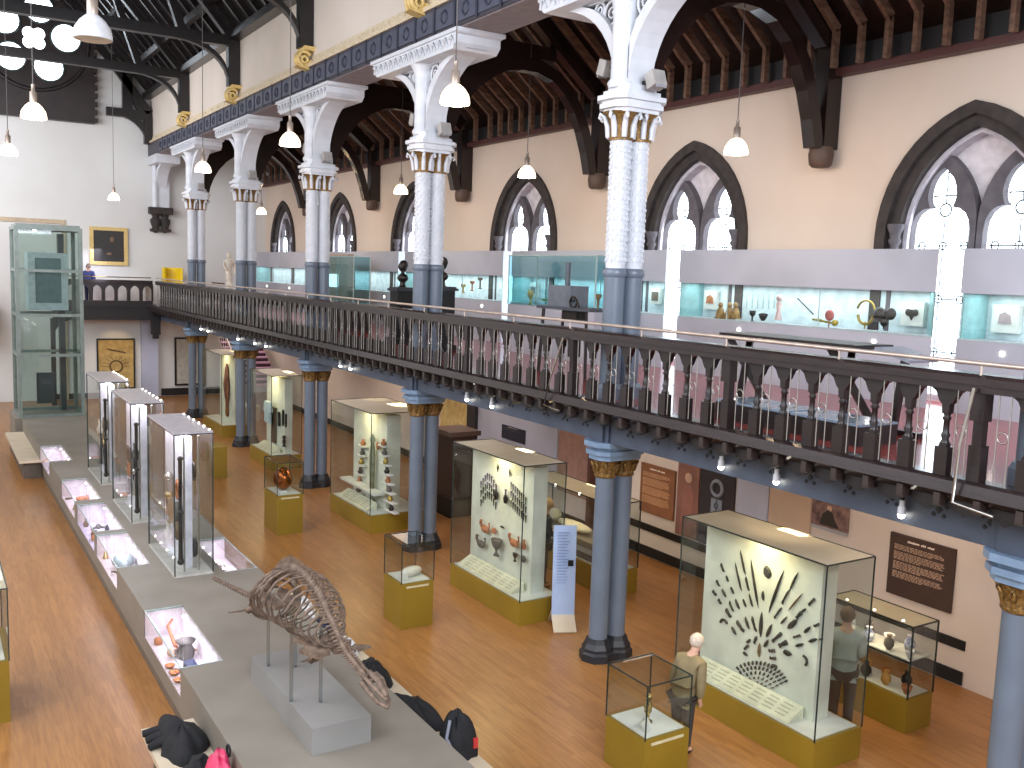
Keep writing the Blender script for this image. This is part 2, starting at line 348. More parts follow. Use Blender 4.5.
def aisle_truss(y):
    t = thing('aisle_roof_truss', '', 'roof truss', (0, y, 0))
    IN = [(9.85, 9.05), (10.2, 9.04), (10.55, 8.93), (10.85, 8.7), (11.08, 8.4), (11.26, 8.05), (11.4, 7.65), (11.5, 7.25)]
    OUT = [(9.85, 9.3), (10.28, 9.28), (10.7, 9.12), (11.03, 8.84), (11.28, 8.5), (11.46, 8.12), (11.6, 7.68), (11.7, 7.25)]
    MB().band(OUT, IN, 'y', -.11, .11).build('arched_brace', ATRUSS, t)
    IL = [(8.32, 7.45), (8.38, 7.75), (8.5, 8.05), (8.68, 8.35), (8.92, 8.62), (9.25, 8.86), (9.55, 9.0), (9.85, 9.05)]
    MB().prism(IL+[(9.85, 9.4), (9.2, 9.45), (8.18, 9.45), (8.18, 7.45)], 'y', -.11, .11).build('arched_brace', ATRUSS, t)
    MB().box(11.68, 11.99, -.13, .13, 7.25, 8.75).build('wall_post', ATRUSS, t)
    b = MB(); b.bar((11.7, 0, 8.85), (7.95, 0, 11.9), .22, .3); b.build('principal_rafter', ATRUSS, t)
    MB().box(8.16, 10.6, -.1, .1, 9.3, 9.55).build('collar', ATRUSS, t); MB().box(8.9, 9.12, -.1, .1, 9.5, 11.0).build('king_strut', ATRUSS, t)
    MB().lathe([(.13, -.24), (.17, -.2), (.19, -.05), (.17, .06)], (11.78, 0, 7.22), 8).build('corbel', mat('corbel_brown', (86, 66, 54), .6), t)
    return t
at0 = aisle_truss(COLY[0]+.2); at0['label'] = 'dark arched roof truss over the aisle, at the column %s' % PLACE[0]
for j in range(1, 6): dup(at0, (0, COLY[j]+.2, 0), label='dark arched roof truss over the aisle, at the column %s' % PLACE[j])
# ------------------------------------------------------------------ nave roof
RX0, RZ0, RXC, RZC = 7.62, 11.4, 3.25, 16.4
a = MB(); a.prism([(RX0, RZ0), (RXC, RZC), (2*RXC-RX0, RZ0), (2*RXC-RX0-.1, RZ0+.1), (RXC, RZC+.16), (RX0+.1, RZ0+.1)], 'y', -3, YE+.3); cn = struct(a.build('ceiling', RWOOD))
NR = mat('nave_rafter', (40, 34, 34), .3, col2=(26, 21, 22), scale=4)
yy = 12.
while yy < YE:
    for s in (1, -1):
        r = MB(); r.bar((RXC+s*(RX0-RXC-.05), yy, RZ0+.0), (RXC, yy, RZC-.06), .1, .2); r.build('rafter', NR, cn)
    yy += .72
for s in (1, -1):
    for f in (.18, .42, .66):
        X_ = RX0+(RXC-RX0)*f; X_ = X_ if s > 0 else 2*RXC-X_; Z_ = RZ0+(RZC-RZ0)*f-.16
        MB().box(X_-.09, X_+.09, 2, YE, Z_-.12, Z_+.1).build('purlin', NR, cn)
t = MB(); t.box(7.3, 7.6, 0, YE, 11.22, 11.42); struct(t.build('trim_5', NR))
def nave_truss(y, lab):
    t = thing('nave_roof_truss', lab, 'roof truss', (0, y, 0))
    MB().box(2*RXC-7.5, 7.5, -.12, .12, 11.05, 11.32).build('tie_beam', RWOOD, t)
    for s in (1, -1):
        def q(x): return x if s > 0 else 2*RXC-x
        x0, x1 = sorted((q(7.28), q(7.58))); MB().box(x0, x1, -.13, .13, 10.0, 11.2).build('wall_post', RWOOD, t)
        o_ = []; i_ = []
        for i in range(9):
            an = PI/2*i/8; o_.append((q(7.3-1.35*(1-cos(an))), 10.05+1.0*sin(an))); i_.append((q(7.42-1.2*(1-cos(an))), 10.02+1.02*sin(an)+.0))
        i_ = [(q(7.28-1.15*(1-cos(PI/2*i/8))), 10.3+.8*sin(PI/2*i/8)) for i in range(9)]
        MB().band(o_, i_, 'y', -.1, .1).build('curved_brace', RWOOD, t)
        b = MB(); b.bar((q(6.1), 0, 11.25), (q(5.2), 0, 13.9), .2, .2); b.bar((q(7.5), 0, 11.2), (q(3.3), 0, 16.05), .22, .26); b.build('principal_rafter', RWOOD, t)
    MB().box(4.95-3.4, 4.95, -.1, .1, 13.7, 13.95).build('collar', RWOOD, t)
    return t
n0 = nave_truss(COLY[2], 'dark roof truss of the hall cut by the top edge of the photo')
for j, nm in ((3, 'dark roof truss of the hall crossing above the round window lamps'), (4, 'dark roof truss of the hall, last full one before the end wall'), (5, 'dark roof truss closest to the end wall, half hidden behind another tie beam')): dup(n0, (0, COLY[j]-.3, 0), label=nm)
et = thing('end_roof_truss', 'dark wooden half truss fixed against the cream end wall', 'roof truss', (0, YE-.32, 0))
MB().box(6.0, 7.55, -.1, .1, 10.45, 10.75).build('hammer_beam', RWOOD, et)
MB().box(6.55, 6.9, -.1, .1, 10.75, 13.0).build('post', RWOOD, et)
MB().box(7.3, 7.58, -.12, .12, 9.55, 10.6).build('wall_post', RWOOD, et)
MB().band([(7.35-1.3*(1-cos(PI/2*i/8)), 9.6+.95*sin(PI/2*i/8)) for i in range(9)], [(7.5-1.25*(1-cos(PI/2*i/8)), 9.75+.98*sin(PI/2*i/8)) for i in range(9)], 'y', -.08, .08).build('curved_brace', RWOOD, et)
b = MB(); b.bar((7.5, 0, 10.7), (3.3, 0, 16.05), .2, .26); b.bar((7.2, 0, 10.7), (6.2, 0, 12.6), .16, .2); b.build('principal_rafter', RWOOD, et)
# gilded scroll corbels under the trusses, on the clerestory wall
def scroll_corbel(loc, lab):
    b = MB(); b.prism([(-.22, .22), (.22, .22), (.26, .3), (-.26, .3)], 'x', -.26, 0)
    for yy2 in (-.1, 0, .1):
        b.ring((-.2, yy2, .05), .15, .045, 'y', 16, 5, .6, 2*PI-.2); b.ring((-.2, yy2, .03), .07, .035, 'y', 12, 5)
    b.prism([(-.38, -.12), (0, -.2), (0, -.04), (-.2, -.1)], 'y', -.13, .13)
    return tag(b.build('scroll_corbel', GOLDP, loc=loc), lab, 'corbel')
for j, lab in ((2, 'nearest'), (3, 'second nearest'), (4, 'third'), (5, 'farthest')):
    scroll_corbel((7.6, COLY[j]-.3, 9.72), 'gilded scroll bracket on the clerestory wall, %s of the row above the painted beam' % lab)
t = MB(); t.box(7.46, 7.6, 0, YE, 9.59, 9.66); t.box(7.575, 7.6, 0, YE, 9.66, 9.84); 
yk = 5.
while yk < YE: t.box(7.56, 7.6, yk-.16, yk+.16, 9.7, 9.78) ; yk += .7
struct(t.build('trim_6', GOLDW))
# painted beam over the columns
b = MB(); b.box(7.5, 8.3, 0, YE, 9.13, 9.59); bm = struct(b.build('trim_7', BEAM))
pb = MB(); yk = 3.2
while yk < YE-2.3:
    pb.box(7.475, 7.5, yk+.05, yk+.67, 9.19, 9.53); yk += .72
pb.build('painted_panel', BEAMB, bm)
pr_ = MB(); yk = 3.2
while yk < YE-2.3:
    pr_.ring((7.47, yk+.36, 9.36), .1, .022, 'x', 12, 4); pr_.box(7.46, 7.475, yk-.03, yk+.03, 9.14, 9.58); yk += .72
pr_.build('painted_roundel', mat('beam_dark_blue', (54, 58, 74), .5), bm)
struct(MB().box(7.52, 8.28, 0, YE, 9.11, 9.13).build('trim_8', SOFF))

# ------------------------------------------------------------------ columns
def lower_column():
    t = thing('lower_column', '', 'column', (CX, COLY[0], 0))
    b = MB()
    for s in (-1, 1): b.lathe([(.24, 0), (.24, .1), (.21, .13), (.21, .17), (.17, .24), (.15, .3)], (s*.16, 0, 0), 8, smooth=False)
    b.cbox((0, 0, .05), (.3, .4, .1)); b.build('base', DARKB, t)
    for s in (-1, 1): MB().cyl(s*.152, 0, .28, 2.56, .128, 24).build('shaft', BLUEC, t)
    b = MB()
    for s in (-1, 1):
        b.lathe([(.135, 2.54), (.15, 2.56), (.14, 2.59), (.145, 2.66), (.18, 2.78)], (s*.155, 0, 0), 16)
        for k in range(8):
            an = k*PI/4+.2; b.tube([(s*.155+.14*cos(an), .14*sin(an), 2.6), (s*.155+.165*cos(an), .165*sin(an), 2.7), (s*.155+.2*cos(an), .2*sin(an), 2.75), (s*.155+.185*cos(an), .185*sin(an), 2.71)], [.02, .026, .02, .01], 5)
    b.build('leaf_capital', GOLD, t)
    b = MB(); pts = [(-.42, -.14), (-.3, -.27), (.3, -.27), (.42, -.14), (.42, .14), (.3, .27), (-.3, .27), (-.42, .14)]
    pts = [(x*.84, y*.82) for x, y in pts]; b.prism(pts, 'z', 2.79, 2.86); b.prism([(x*1.12, y*1.15) for x, y in pts], 'z', 2.86, 2.92); b.prism([(x*.95, y*.95) for x, y in pts], 'z', 2.92, 2.97); b.prism([(x*1.2, y*1.22) for x, y in pts], 'z', 2.97, 3.04)
    b.build('abacus', BLUEL, t)
    b = MB(); b.box(-.3, .3, -.22, .22, 3.04, 3.48); b.box(-.34, .34, -.14, .14, 3.04, 3.48); b.build('neck_block', BLUEG, t)
    return t
lc = lower_column(); lc['label'] = 'twin-shafted blue iron column under the gallery, %s' % PLACE[0]
for j in range(1, 6): dup(lc, (CX, COLY[j], 0), label='twin-shafted blue iron column under the gallery, %s' % PLACE[j])
# ornament of the white upper shafts: a raised lattice of lozenges with studs
def lattice(b, cx, z0, z1, r, n=8, rows=11):
    dz = (z1-z0)/rows
    for i in range(rows):
        for k in range(n):
            a0, a1 = 2*PI*k/n, 2*PI*(k+1)/n; am = (a0+a1)/2; zz = z0+i*dz
            p = lambda a, z, rr=r: (cx+rr*cos(a), rr*sin(a), z)
            b.tube([p(a0, zz), p(am, zz+dz/2), p(a1, zz+dz)], .007, 3, False); b.tube([p(a1, zz), p(am, zz+dz/2), p(a0, zz+dz)], .007, 3, False)
            b.cbox(p(a0, zz+dz/2, r), (.026, .04, .04), a0); b.cbox(p(am, zz+dz, r), (.022, .03, .03), am)
def upper_column():
    t = thing('upper_column', '', 'column', (CX, COLY[0], 0))
    b = MB()
    for s in (-1, 1): b.lathe([(.19, ZG), (.19, ZG+.15), (.16, ZG+.2)], (s*.155, 0, 0), 8, smooth=False)
    b.build('base', BLUEC, t)
    for s in (-1, 1):
        MB().cyl(s*.148, 0, ZG+.18, 5.26, .138, 24).build('plain_shaft', BLUEC, t)
        MB().lathe([(.138, 5.2), (.165, 5.24), (.15, 5.3), (.135, 5.32)], (s*.148, 0, 0), 24).build('collar', BLUEC, t)
        b = MB(); b.cyl(s*.145, 0, 5.3, 6.98, .13, 24); lattice(b, s*.145, 5.36, 6.94, .132, 9, 12); b.build('ornamented_shaft', WHITEI, t)
    b = MB(); gb = MB()
    for s in (-1, 1):
        gb.lathe([(.158, 6.95), (.16, 7.1), (.18, 7.2), (.25, 7.3)], (s*.155, 0, 0), 16)
        for k in range(8):
            an = k*PI/4+.39; f = lambda rr, z: (s*.155+rr*cos(an), rr*sin(an), z)
            b.tube([f(.165, 6.98), f(.175, 7.12), f(.22, 7.24), f(.28, 7.27), f(.29, 7.22), f(.265, 7.2)], [.035, .04, .032, .026, .022, .015], 5)
    gb.build('gilt_bell', GOLD, t); b.build('leaf_capital', WHITEI, t)
    b = MB(); pts = [(-.38, -.14), (-.28, -.27), (.28, -.27), (.38, -.14), (.38, .14), (.28, .27), (-.28, .27), (-.38, .14)]
    for k_, z0, z1 in ((.92, 7.29, 7.34), (1.06, 7.34, 7.4), (.98, 7.4, 7.44), (1.14, 7.44, 7.5), (.95, 7.5, 7.56), (.8, 7.56, 7.64)): b.prism([(x*k_, y*k_) for x, y in pts], 'z', z0, z1)
    b.build('abacus', WHITEI, t)
    b = MB(); b.lathe([(.15, 7.6), (.17, 7.66), (.13, 7.72), (.13, 8.5), (.15, 8.54), (.13, 8.58), (.16, 8.7), (.22, 8.8)], (-.2, 0, 0), 16); b.box(-.2, .22, -.15, .15, 7.6, 8.82); b.build('pier', WHITEI, t)
    for s in (-1, 1):
        A = []; B = []
        for i in range(13):
            an = PI/2*i/12
            A.append((s*(.14+1.45*(1-cos(an))), 7.64+1.2*sin(an))); B.append((s*(.1+1.1*(1-cos(an))), 7.9+.93*sin(an)))
        b = MB(); b.band(A, B, 'x', -.2, .2); b.build('arched_bracket', WHITEI, t)
        b = MB()
        for (cy, cz, R0) in ((.34, 8.62, .15), (.6, 8.7, .1), (.24, 8.36, .09), (.17, 8.18, .06)):
            b.ring((-.12, s*cy, cz), R0, .022, 'x', 14, 5); b.ring((-.12, s*cy, cz), R0*.45, .018, 'x', 10, 4)
        b.prism([(s*.14, 8.83), (s*.95, 8.83), (s*.8, 8.79), (s*.14, 8.79)], 'x', -.16, .1)
        b.build('pierced_spandrel', WHITEI, t)
    b = MB(); b.prism([(-1.5, 8.8), (1.5, 8.8), (1.62, 8.9), (1.62, 9.02), (1.7, 9.04), (1.7, 9.11), (-1.7, 9.11), (-1.7, 9.04), (-1.62, 9.02), (-1.62, 8.9)], 'x', -.42, .42)
    b.box(-.46, .46, -1.72, 1.72, 9.05, 9.11)
    for k in range(15):
        yk2 = -1.5+k*.215; b.tube([(-.425, yk2-.08, 8.86), (-.44, yk2, 9.0), (-.425, yk2+.08, 8.86)], .02, 4); b.ball((-.43, yk2+.1, 8.98), .025, 5)
    b.build('carved_console', WHITEI, t)
    return t
uc = upper_column(); uc['label'] = 'white ornamented twin column on the gallery, at the right edge of the photo'
UPL = ['', 'white ornamented twin column on the gallery, tallest one wholly beside the window arches', 'white ornamented twin column beside the dark busts', 'white ornamented twin column standing midway along the gallery', 'white ornamented twin column next to the white statue', 'white ornamented twin column closest to the end wall, near the yellow chair']
for j in range(1, 6): dup(uc, (CX, COLY[j], 0), label=UPL[j])
# half column carried by a brown corbel on the end wall
t = thing('wall_respond', 'white half column on a brown stone corbel, high on the end wall', 'column', (CX, YE-.02, 0))
b = MB()
for s in (-1, 1): b.lathe([(.05, 6.3), (.13, 6.4), (.13, 6.5), (.2, 6.7), (.2, 6.8), (.12, 6.86), (.15, 7.0)], (s*.17, -.12, 0), 10)
b.box(-.42, .42, -.4, 0, 7.0, 7.25); b.box(-.36, .36, -.34, 0, 6.35, 6.45); b.build('stone_corbel', STONE, t)
b = MB(); b.box(-.2, .3, -.3, 0, 7.25, 8.8); b.cyl(-.22, -.3, 7.25, 8.8, .11, 12); b.build('pier', WHITEI, t)
A = [(-(.2+1.4*(1-cos(PI/2*i/12))), 7.5+1.3*sin(PI/2*i/12)) for i in range(13)]; B = [(-(.1+1.1*(1-cos(PI/2*i/12))), 7.9+.93*sin(PI/2*i/12)) for i in range(13)]
MB().band(A, B, 'x', -.2, .2).build('arched_bracket', WHITEI, t)
MB().box(-.42, .42, -1.6, 0, 8.8, 9.11).build('carved_console', WHITEI, t)

# ------------------------------------------------------------------ gallery edge and balustrade
RX = 7.3
b = MB(); b.box(7.62, 7.78, 0, YE, 3.04, 3.48); gd = struct(b.build('trim_9', BLUEG))
h = MB(); yk = 3.
while yk < 37:
    for dy, dz, r in ((0, 0, .03), (.07, .05, .022), (-.07, .05, .022), (.05, -.06, .02), (-.05, -.06, .02), (0, .1, .02)):
        h.lathe([(r, -.004), (r, .004)], (0, 0, 0), 8) if False else h.cbox((7.615, yk+dy, 3.25+dz*.8), (.01, r*1.5, r*1.5), 0, PI/4)
    yk += .48
h.build('pierced_leaf_pattern', BLACK, gd)
def flat_profile(): return [(7.18, 3.52), (7.2, 3.62), (7.26, 3.64), (7.42, 3.64), (7.42, 3.4), (7.28, 3.46)]
m = MB(); m.prism(flat_profile(), 'y', 0, 37.0); struct(m.build('trim_10', RAILTOP))
m = MB(); m.box(7.34, 7.62, 0, 37, 3.42, 3.5); yk = 2.9; struct(m.build('trim_11', BLACK))
def corbels(y0, n_):
    k = MB()
    for i in range(n_):
        y = y0+i*.355
        k.prism([(y+.04, 3.48), (y+.315, 3.48), (y+.31, 3.36), (y+.24, 3.34), (y+.18, 3.31), (y+.11, 3.34), (y+.045, 3.36)], 'x', 7.32, 7.44)
    return k
struct(corbels(2.2, 98).build('trim_12', mat('black_brown_wood', (26, 21, 22), .5)))
k = MB()
for i in range(98): yk = 2.2+i*.355; k.box(7.2, 7.3, yk-.03, yk+.03, 3.4, 3.5); k.box(7.21, 7.3, yk-.04, yk+.04, 3.385, 3.4)
struct(k.build('trim_17', mat('corbel_end_wood', (54, 44, 40), .4)))
def balustrade(L, name, lab, loc, rz=0, nbal=8):
    """one length of railing, running along local +Y from a newel post; the hall side is local -X"""
    t = thing(name, lab, 'railing', loc, rz)
    b = MB(); b.box(-.055, .055, .0, .11, 0, .3); b.box(-.04, .04, .015, .095, .3, .72); b.box(-.06, .06, 0, .12, .5, .74); b.build('newel_post', DWOOD, t)
    step = L/nbal
    b = MB(); b.box(-.12, .12, 0, L, .74, .8); b.box(-.14, .14, 0, L, .8, .86); b.prism([(-.14, .86), (.14, .86), (.1, .885), (-.1, .885)], 'y', 0, L); b.build('handrail', RAILTOP, t)
    b = MB(); b.tube([(-.1, 0, .975), (-.1, L, .975)], .02, 8)
    b.tube([(-.1, .03, .86), (-.1, .03, .975)], .012, 6); b.tube([(-.1, L/2, .86), (-.1, L/2, .975)], .012, 6); b.build('brass_rail', mat('rail_metal', (210, 194, 182), .35, .6), t)
    for i in range(nbal):
        y = (i+.5)*step if nbal < 8 else (i+1)*step
        if i < nbal-1 or nbal < 8:
            b = MB(); b.T = Matrix.Translation((0, y, 0))
            b.box(-.05, .05, -.06, .06, 0, .24); b.box(-.03, .03, -.035, .035, .24, .27)
            b.lathe([(.042, .27), (.028, .3), (.04, .34), (.028, .36), (.026, .46), (.04, .48), (.026, .5), (.036, .53)], n=8)
            hw = step/2
            b.prism([(-.03, .52), (.03, .52), (.035, .6), (.06, .62), (.1, .7), (hw-.02, .74), (-hw+.02, .74), (-.1, .7), (-.06, .62), (-.035, .6)], 'x', -.035, .035)
            b.build('baluster', DWOOD, t)
        b = MB(); yc = y-step/2
        for s in (-1, 1): b.tube([(-.07, yc+s*.05, .02), (-.07, yc+s*.05, .74)], .006, 5)
        b.ring((-.07, yc, .4), .045, .006, 'x', 12, 4); b.build('safety_rod', STEEL, t)
    return t
half = BAY/2
y0 = 4.36-half
ORD = ['at the right edge of the photo', 'in front of the dark table on the gallery', 'just left of the tall near column', 'below the metal apparatus', 'left of the black busts', 'in front of the free-standing glass case', 'under the fourth column from the front', 'left of the fourth column from the front', 'in front of the white statue', 'right of the yellow chair', 'in front of the yellow chair', 'at the corner by the end wall']
bl0 = balustrade(half, 'balustrade', 'dark wooden balustrade length with steel rods, %s' % ORD[0], (RX, y0, 3.64))
y = y0+half; i = 1
while y+half < 37.0: dup(bl0, (RX, y, 3.64), label='dark wooden balustrade length with steel rods, %s' % ORD[min(i, 11)]); y += half; i += 1
# end gallery: front, arcaded railing, deep dark fascia, brackets
t = thing('end_gallery_railing', 'dark arcaded railing of the end gallery, light showing through its arches', 'railing', (0, 36.95, 0))
MB().box(3.98, 7.35, -.06, .06, 4.36, 4.5).build('handrail', RAILTOP, t)
for k in range(8):
    c = 4.15+k*.43
    b = MB(); A = arch(c, .155, 4.1, .2, 5); b.band([(c-.215, 3.74)]+[(c-.215, 4.1)]+[(max(c-.215, min(c+.215, q[0]*1.0+(q[0]-c)*.5)), 4.36) for q in A]+[(c+.215, 4.1)]+[(c+.215, 3.74)], [(c-.155, 3.74), (c-.155, 4.1)]+A+[(c+.155, 4.1), (c+.155, 3.74)], 'y', -.03, .03); b.build('arch_panel', DWOOD, t)
MB().box(3.98, 7.35, .6, .65, 3.62, 4.38).build('lit_backing', mat('backing_lilac', (226, 224, 240), .6, emit=(226, 222, 246), estr=.35), t) if False else None
MB().box(3.98, 7.35, -.07, .07, 3.6, 3.75).build('bottom_rail', DWOOD, t)
MB().tube([(3.98, 0, 4.6), (7.3, 0, 4.6)], .02, 8).build('brass_rail', BRASS, t)
b = MB(); b.box(3.98, 7.5, 36.85, 37.0, 3.05, 3.6); b.box(3.98, 7.5, 36.8, 36.87, 3.5, 3.56); struct(b.build('trim_13', mat('gallery_fascia_black', (26, 20, 20), .45)))
b = MB(); b.box(7.3, 7.6, 36.8, 37.1, 2.5, 3.5); b.box(7.35, 7.55, 36.85, 37.05, 2.35, 2.5); tag(b.build('gallery_bracket', BLACK), 'black wooden drop bracket under the corner of the two galleries', 'bracket')
b = MB(); b.band([(4.0+.75*(1-cos(PI/2*i/8)), 2.45+.62*sin(PI/2*i/8)) for i in range(9)], [(4.0, 2.45+.62*sin(PI/2*i/8)) for i in range(9)], 'y', 36.85, 37.0); b.box(3.9, 4.05, 36.85, 37.0, 0, 3.1); tag(b.build('gallery_post', BLACK), 'black post with curved brace under the end gallery, right of the lift', 'post')
b = MB(); b.box(-1.3, 2.15, 36.85, 37.0, 3.0, 3.6); b.box(-1.3, 2.15, 36.9, 36.98, 4.36, 4.5)
for k in range(8): b.box(2.05-k*.43, 2.12-k*.43, 36.9, 36.97, 3.6, 4.4)
b.box(1.95, 2.15, 36.85, 37, 2.3, 3.0)
tag(b.build('railing_end', DWOOD), 'dark gallery front at the left edge of the photo beside the lift', 'railing')
struct(MB().box(4.0, 7.3, YE-.25, YE-.0, 3.6, 4.5).build('trim_18', WHITE))  # white backing added so the railing arches look bright
area('end_gallery_light', (5.6, 37.5, 5.2), .4, 14, (232, 232, 255), (0, .6, -1), 3)  # unseen lamp added to brighten the backing behind the arches
# rose window set in a dark panel
t = struct(MB().box(-.5, 5.62, YE-.35, YE, 10.1, 14.2).build('window_8', mat('dark_panelling', (46, 36, 32), .5, col2=(34, 26, 24), scale=2)))
d = MB()
for k in range(14): d.box(5.62, 5.72, YE-.35, YE, 10.15+k*.29, 10.3+k*.29)
d.build('toothed_edge', mat('dark_panelling_edge', (52, 36, 34), .5), t)
cx_, cz_ = 3.68, 12.8
d = MB(); d.ring((cx_, YE-.37, cz_), 1.75, .07, 'y', 40, 6); d.build('window_rim', mat('window_rim', (40, 34, 34), .5), t)
for k in range(5):
    an = rad(8)+k*2*PI/5; d = MB(); d.T = Matrix.Translation((cx_+1.03*cos(an), YE-.36, cz_+1.03*sin(an))) @ Matrix.Rotation(PI/2, 4, 'X'); d.lathe([(.47, -.01), (.47, .01)], n=24, smooth=False); pa = d.build('pane', DAY, t)
    MB().ring((cx_+1.03*cos(an), YE-.38, cz_+1.03*sin(an)), .49, .035, 'y', 24, 5).build('pane_rim', LEAD, t)
d = MB()
for k in range(4):
    an = PI/4+k*PI/2; e = Matrix.Translation((cx_+.22*cos(an), YE-.36, cz_+.22*sin(an))) @ Matrix.Rotation(PI/2, 4, 'X'); d.T = e; d.lathe([(.2, -.01), (.2, .01)], n=16, smooth=False)
d.build('quatrefoil_pane', DAY, t)
# ------------------------------------------------------------------ gallery wall cases
XF = 11.4; ZC = 5.72
AQUAL = (230, 245, 250)
def wall_case(y0, y1, lab):
    t = thing('wall_display_case', lab, 'display case', ((XF+WXU)/2, (y0+y1)/2, ZG)); x0 = XF-(XF+WXU)/2; x1 = -x0-.01; h = (y1-y0)/2
    tz = [(x0, -h), (x1, -h+.46), (x1, h-.03), (x0, h)]      # the near end is splayed so that daylight passes between the cases
    MB().prism(tz, 'z', 0, .96).build('lower_panel', MAUVE, t)
    MB().prism(tz, 'z', 1.55, ZC-ZG).build('upper_panel', MAUVE, t)
    MB().box(x1-.03, x1, -h+.46, h-.03, .96, 1.55).build('lining', CYAN, t)
    ep = mat('aqua_glass_end', (150, 196, 198), .3)
    MB().prism([(x0+.01, -h), (x1-.01, -h+.46), (x1-.01, -h+.48), (x0+.01, -h+.02)], 'z', .96, 1.55).build('end_panel', ep, t); MB().box(x0+.02, x1-.03, h-.05, h-.03, .96, 1.55).build('end_panel', ep, t)
    b = MB(); b.quad((x0, -h, .96), (x0, h, .96), (x0, h, 1.55), (x0, -h, 1.55)); b.build('glass_front', GLASS, t)
    b = MB(); b.box(x0-.005, x0+.01, -h, h, .95, .97)
    k = -h+1.9
    while k < h-.5: b.box(x0-.006, x0+.004, k-.006, k+.006, .96, 1.55); k += 1.9
    b.build('glass_edge', EDGEL, t)
    d = MB()
    k = -h+.9
    while k < h: d.cbox((x0-.008, k, .82), (.012, .05, .05)); k += 2.6
    d.build('lock', LED, t)  # lock plates given a glowing material, though they are no lamps
    area('case_light', ((XF+WXU)/2-.02, (y0+y1)/2, ZG+1.54), .3, 9*(y1-y0)*LC, AQUAL, (0, 0, -1), y1-y0-.2).data.shape = 'RECTANGLE'
    return t
wall_case(3.2, 7.33, 'mauve wall case with aqua lining, right of the near bright window strip')
wall_case(7.68, 12.7, 'long mauve wall case holding brass instruments and a dark mask, below the warm wall')
wall_case(13.06, 18.3, 'mauve wall case behind the tall near column and the metal apparatus')
wall_case(18.68, 23.9, 'mauve wall case behind the dark busts')
wall_case(24.3, 29.6, 'mauve wall case behind the free-standing glass case on the gallery')
wall_case(30.0, 37.6, 'mauve wall case at the far end of the gallery, past the white statue')
XI = 11.86
def framed(y, z, lab, w_=.3, h_=.3, col=None, motif=0):
    t = thing('framed_picture', lab, 'picture', (XI, y, z))
    MB().box(0, .08, -w_/2, w_/2, -h_/2, h_/2).build('frame', WHITE, t)
    b = MB()
    if motif == 0:
        for s in (-1, 1): b.ball((-.01, s*.055, .02), .05, 8, .3)
        b.prism([(-.1, .06), (.1, .06), (.04, -.02), (0, -.09), (-.04, -.02)], 'x', -.015, 0)
    elif motif == 1: b.box(-.012, 0, -.09, .09, -.09, .08)
    else:
        b.prism([(-.09, -.06), (.09, -.06), (.07, .06), (0, .09), (-.07, .05)], 'x', -.012, 0)
    b.build('picture', col or BRONZE, t); return t
p = at(912, 314, X=XI); framed(p.y, p.z, 'white square mount with a small dark mask, left of the bright window strip', .36, .34)
p = at(1005, 319, X=XI); framed(p.y, p.z, 'white square picture beside the tall column at the right edge', .36, .36, mat('faded_ink', (170, 150, 150), .7), 2)
p = at(710, 300, X=XI); framed(p.y, p.z, 'small white frame with a brown picture above the brown figures', .3, .33, TERRA, 2)
p = at(655, 296, X=XI); framed(p.y, p.z, 'small white frame with a dark square picture, right of the tall near column', .26, .3, mat('dim_photo', (110, 96, 80), .7), 1)
p = at(533, 290, X=XI); framed(p.y, p.z, 'dark square print in the wall case left of the metal apparatus', .3, .34, mat('dim_photo2', (60, 80, 92), .7), 1)
def gobj(name, lab, cat, m, px, py, f, X=11.62):
    p = at(px, py, X=X); b = MB(); f(b); return tag(b.build(name, m, loc=(X, p.y, max(p.z, ZG+.975))), lab, cat)
BR2 = mat('old_gold', (176, 150, 70), .35, .6)
gobj('brass_circlet', 'brass horned circlet on a stand in the long wall case', 'instrument', BR2, 865, 322, lambda b: (b.ring((0, 0, .1), .13, .022, 'x', 16, 5, PI, 2*PI), b.ring((0, 0, .16), .15, .018, 'x', 12, 5, .2, PI-.2), b.cyl(0, 0, -.1, 0, .012, 6)))
gobj('dark_mask', 'black lobed mask beside the brass circlet', 'mask', BRONZE, 884, 322, lambda b: (b.ball((0, -.1, .12), .09, 8, .5), b.ball((0, .08, .1), .11, 8, .5), b.ball((0, 0, .0), .07, 8, .5), b.cyl(0, 0, -.1, 0, .012, 6)))
gobj('red_disc', 'red disc on a thin stand in the long wall case', 'instrument', mat('dull_red', (188, 96, 90), .6), 829, 322, lambda b: (b.ball((0, 0, .1), .085, 10, .3), b.cyl(0, 0, -.1, .05, .01, 6)))
gobj('brass_dividers', 'small brass instrument lying flat under the red disc', 'instrument', BR2, 823, 324, lambda b: (b.bar((0, -.22, .02), (0, .2, .06), .03), b.ball((0, -.22, .03), .05, 8), b.ring((0, .1, .06), .05, .012, 'z', 10, 4)))
gobj('pink_figurine', 'pale pink figurine leaning in the wall case, right of the brown figures', 'figurine', mat('pale_pink', (222, 190, 184), .6), 778, 320, lambda b: (b.lathe([(.06, 0), (.03, .15), (.05, .26), (.03, .3)], n=8), b.ball((0, 0, .35), .055, 8)))
for k, px in enumerate((720, 729, 735)):
    gobj('brown_figure', ['left', 'middle', 'right'][k]+' one of the three small brown seated figures in the wall case', 'figurine', mat('tan_wood', (170, 132, 76), .6, col2=(130, 96, 50), scale=12), px, 318, lambda b: (b.lathe([(.07, 0), (.08, .06), (.05, .16), (.03, .18)], n=8), b.ball((0, 0, .22), .045, 8), b.cbox((0, 0, -.0), (.12, .15, .03))))
gobj('dark_cup', 'small dark goblet in the wall case below the pale rods', 'cup', BRONZE, 752, 322, lambda b: b.lathe([(.05, -.03), (.015, .0), (.015, .06), (.05, .1), (.055, .16)], n=10))
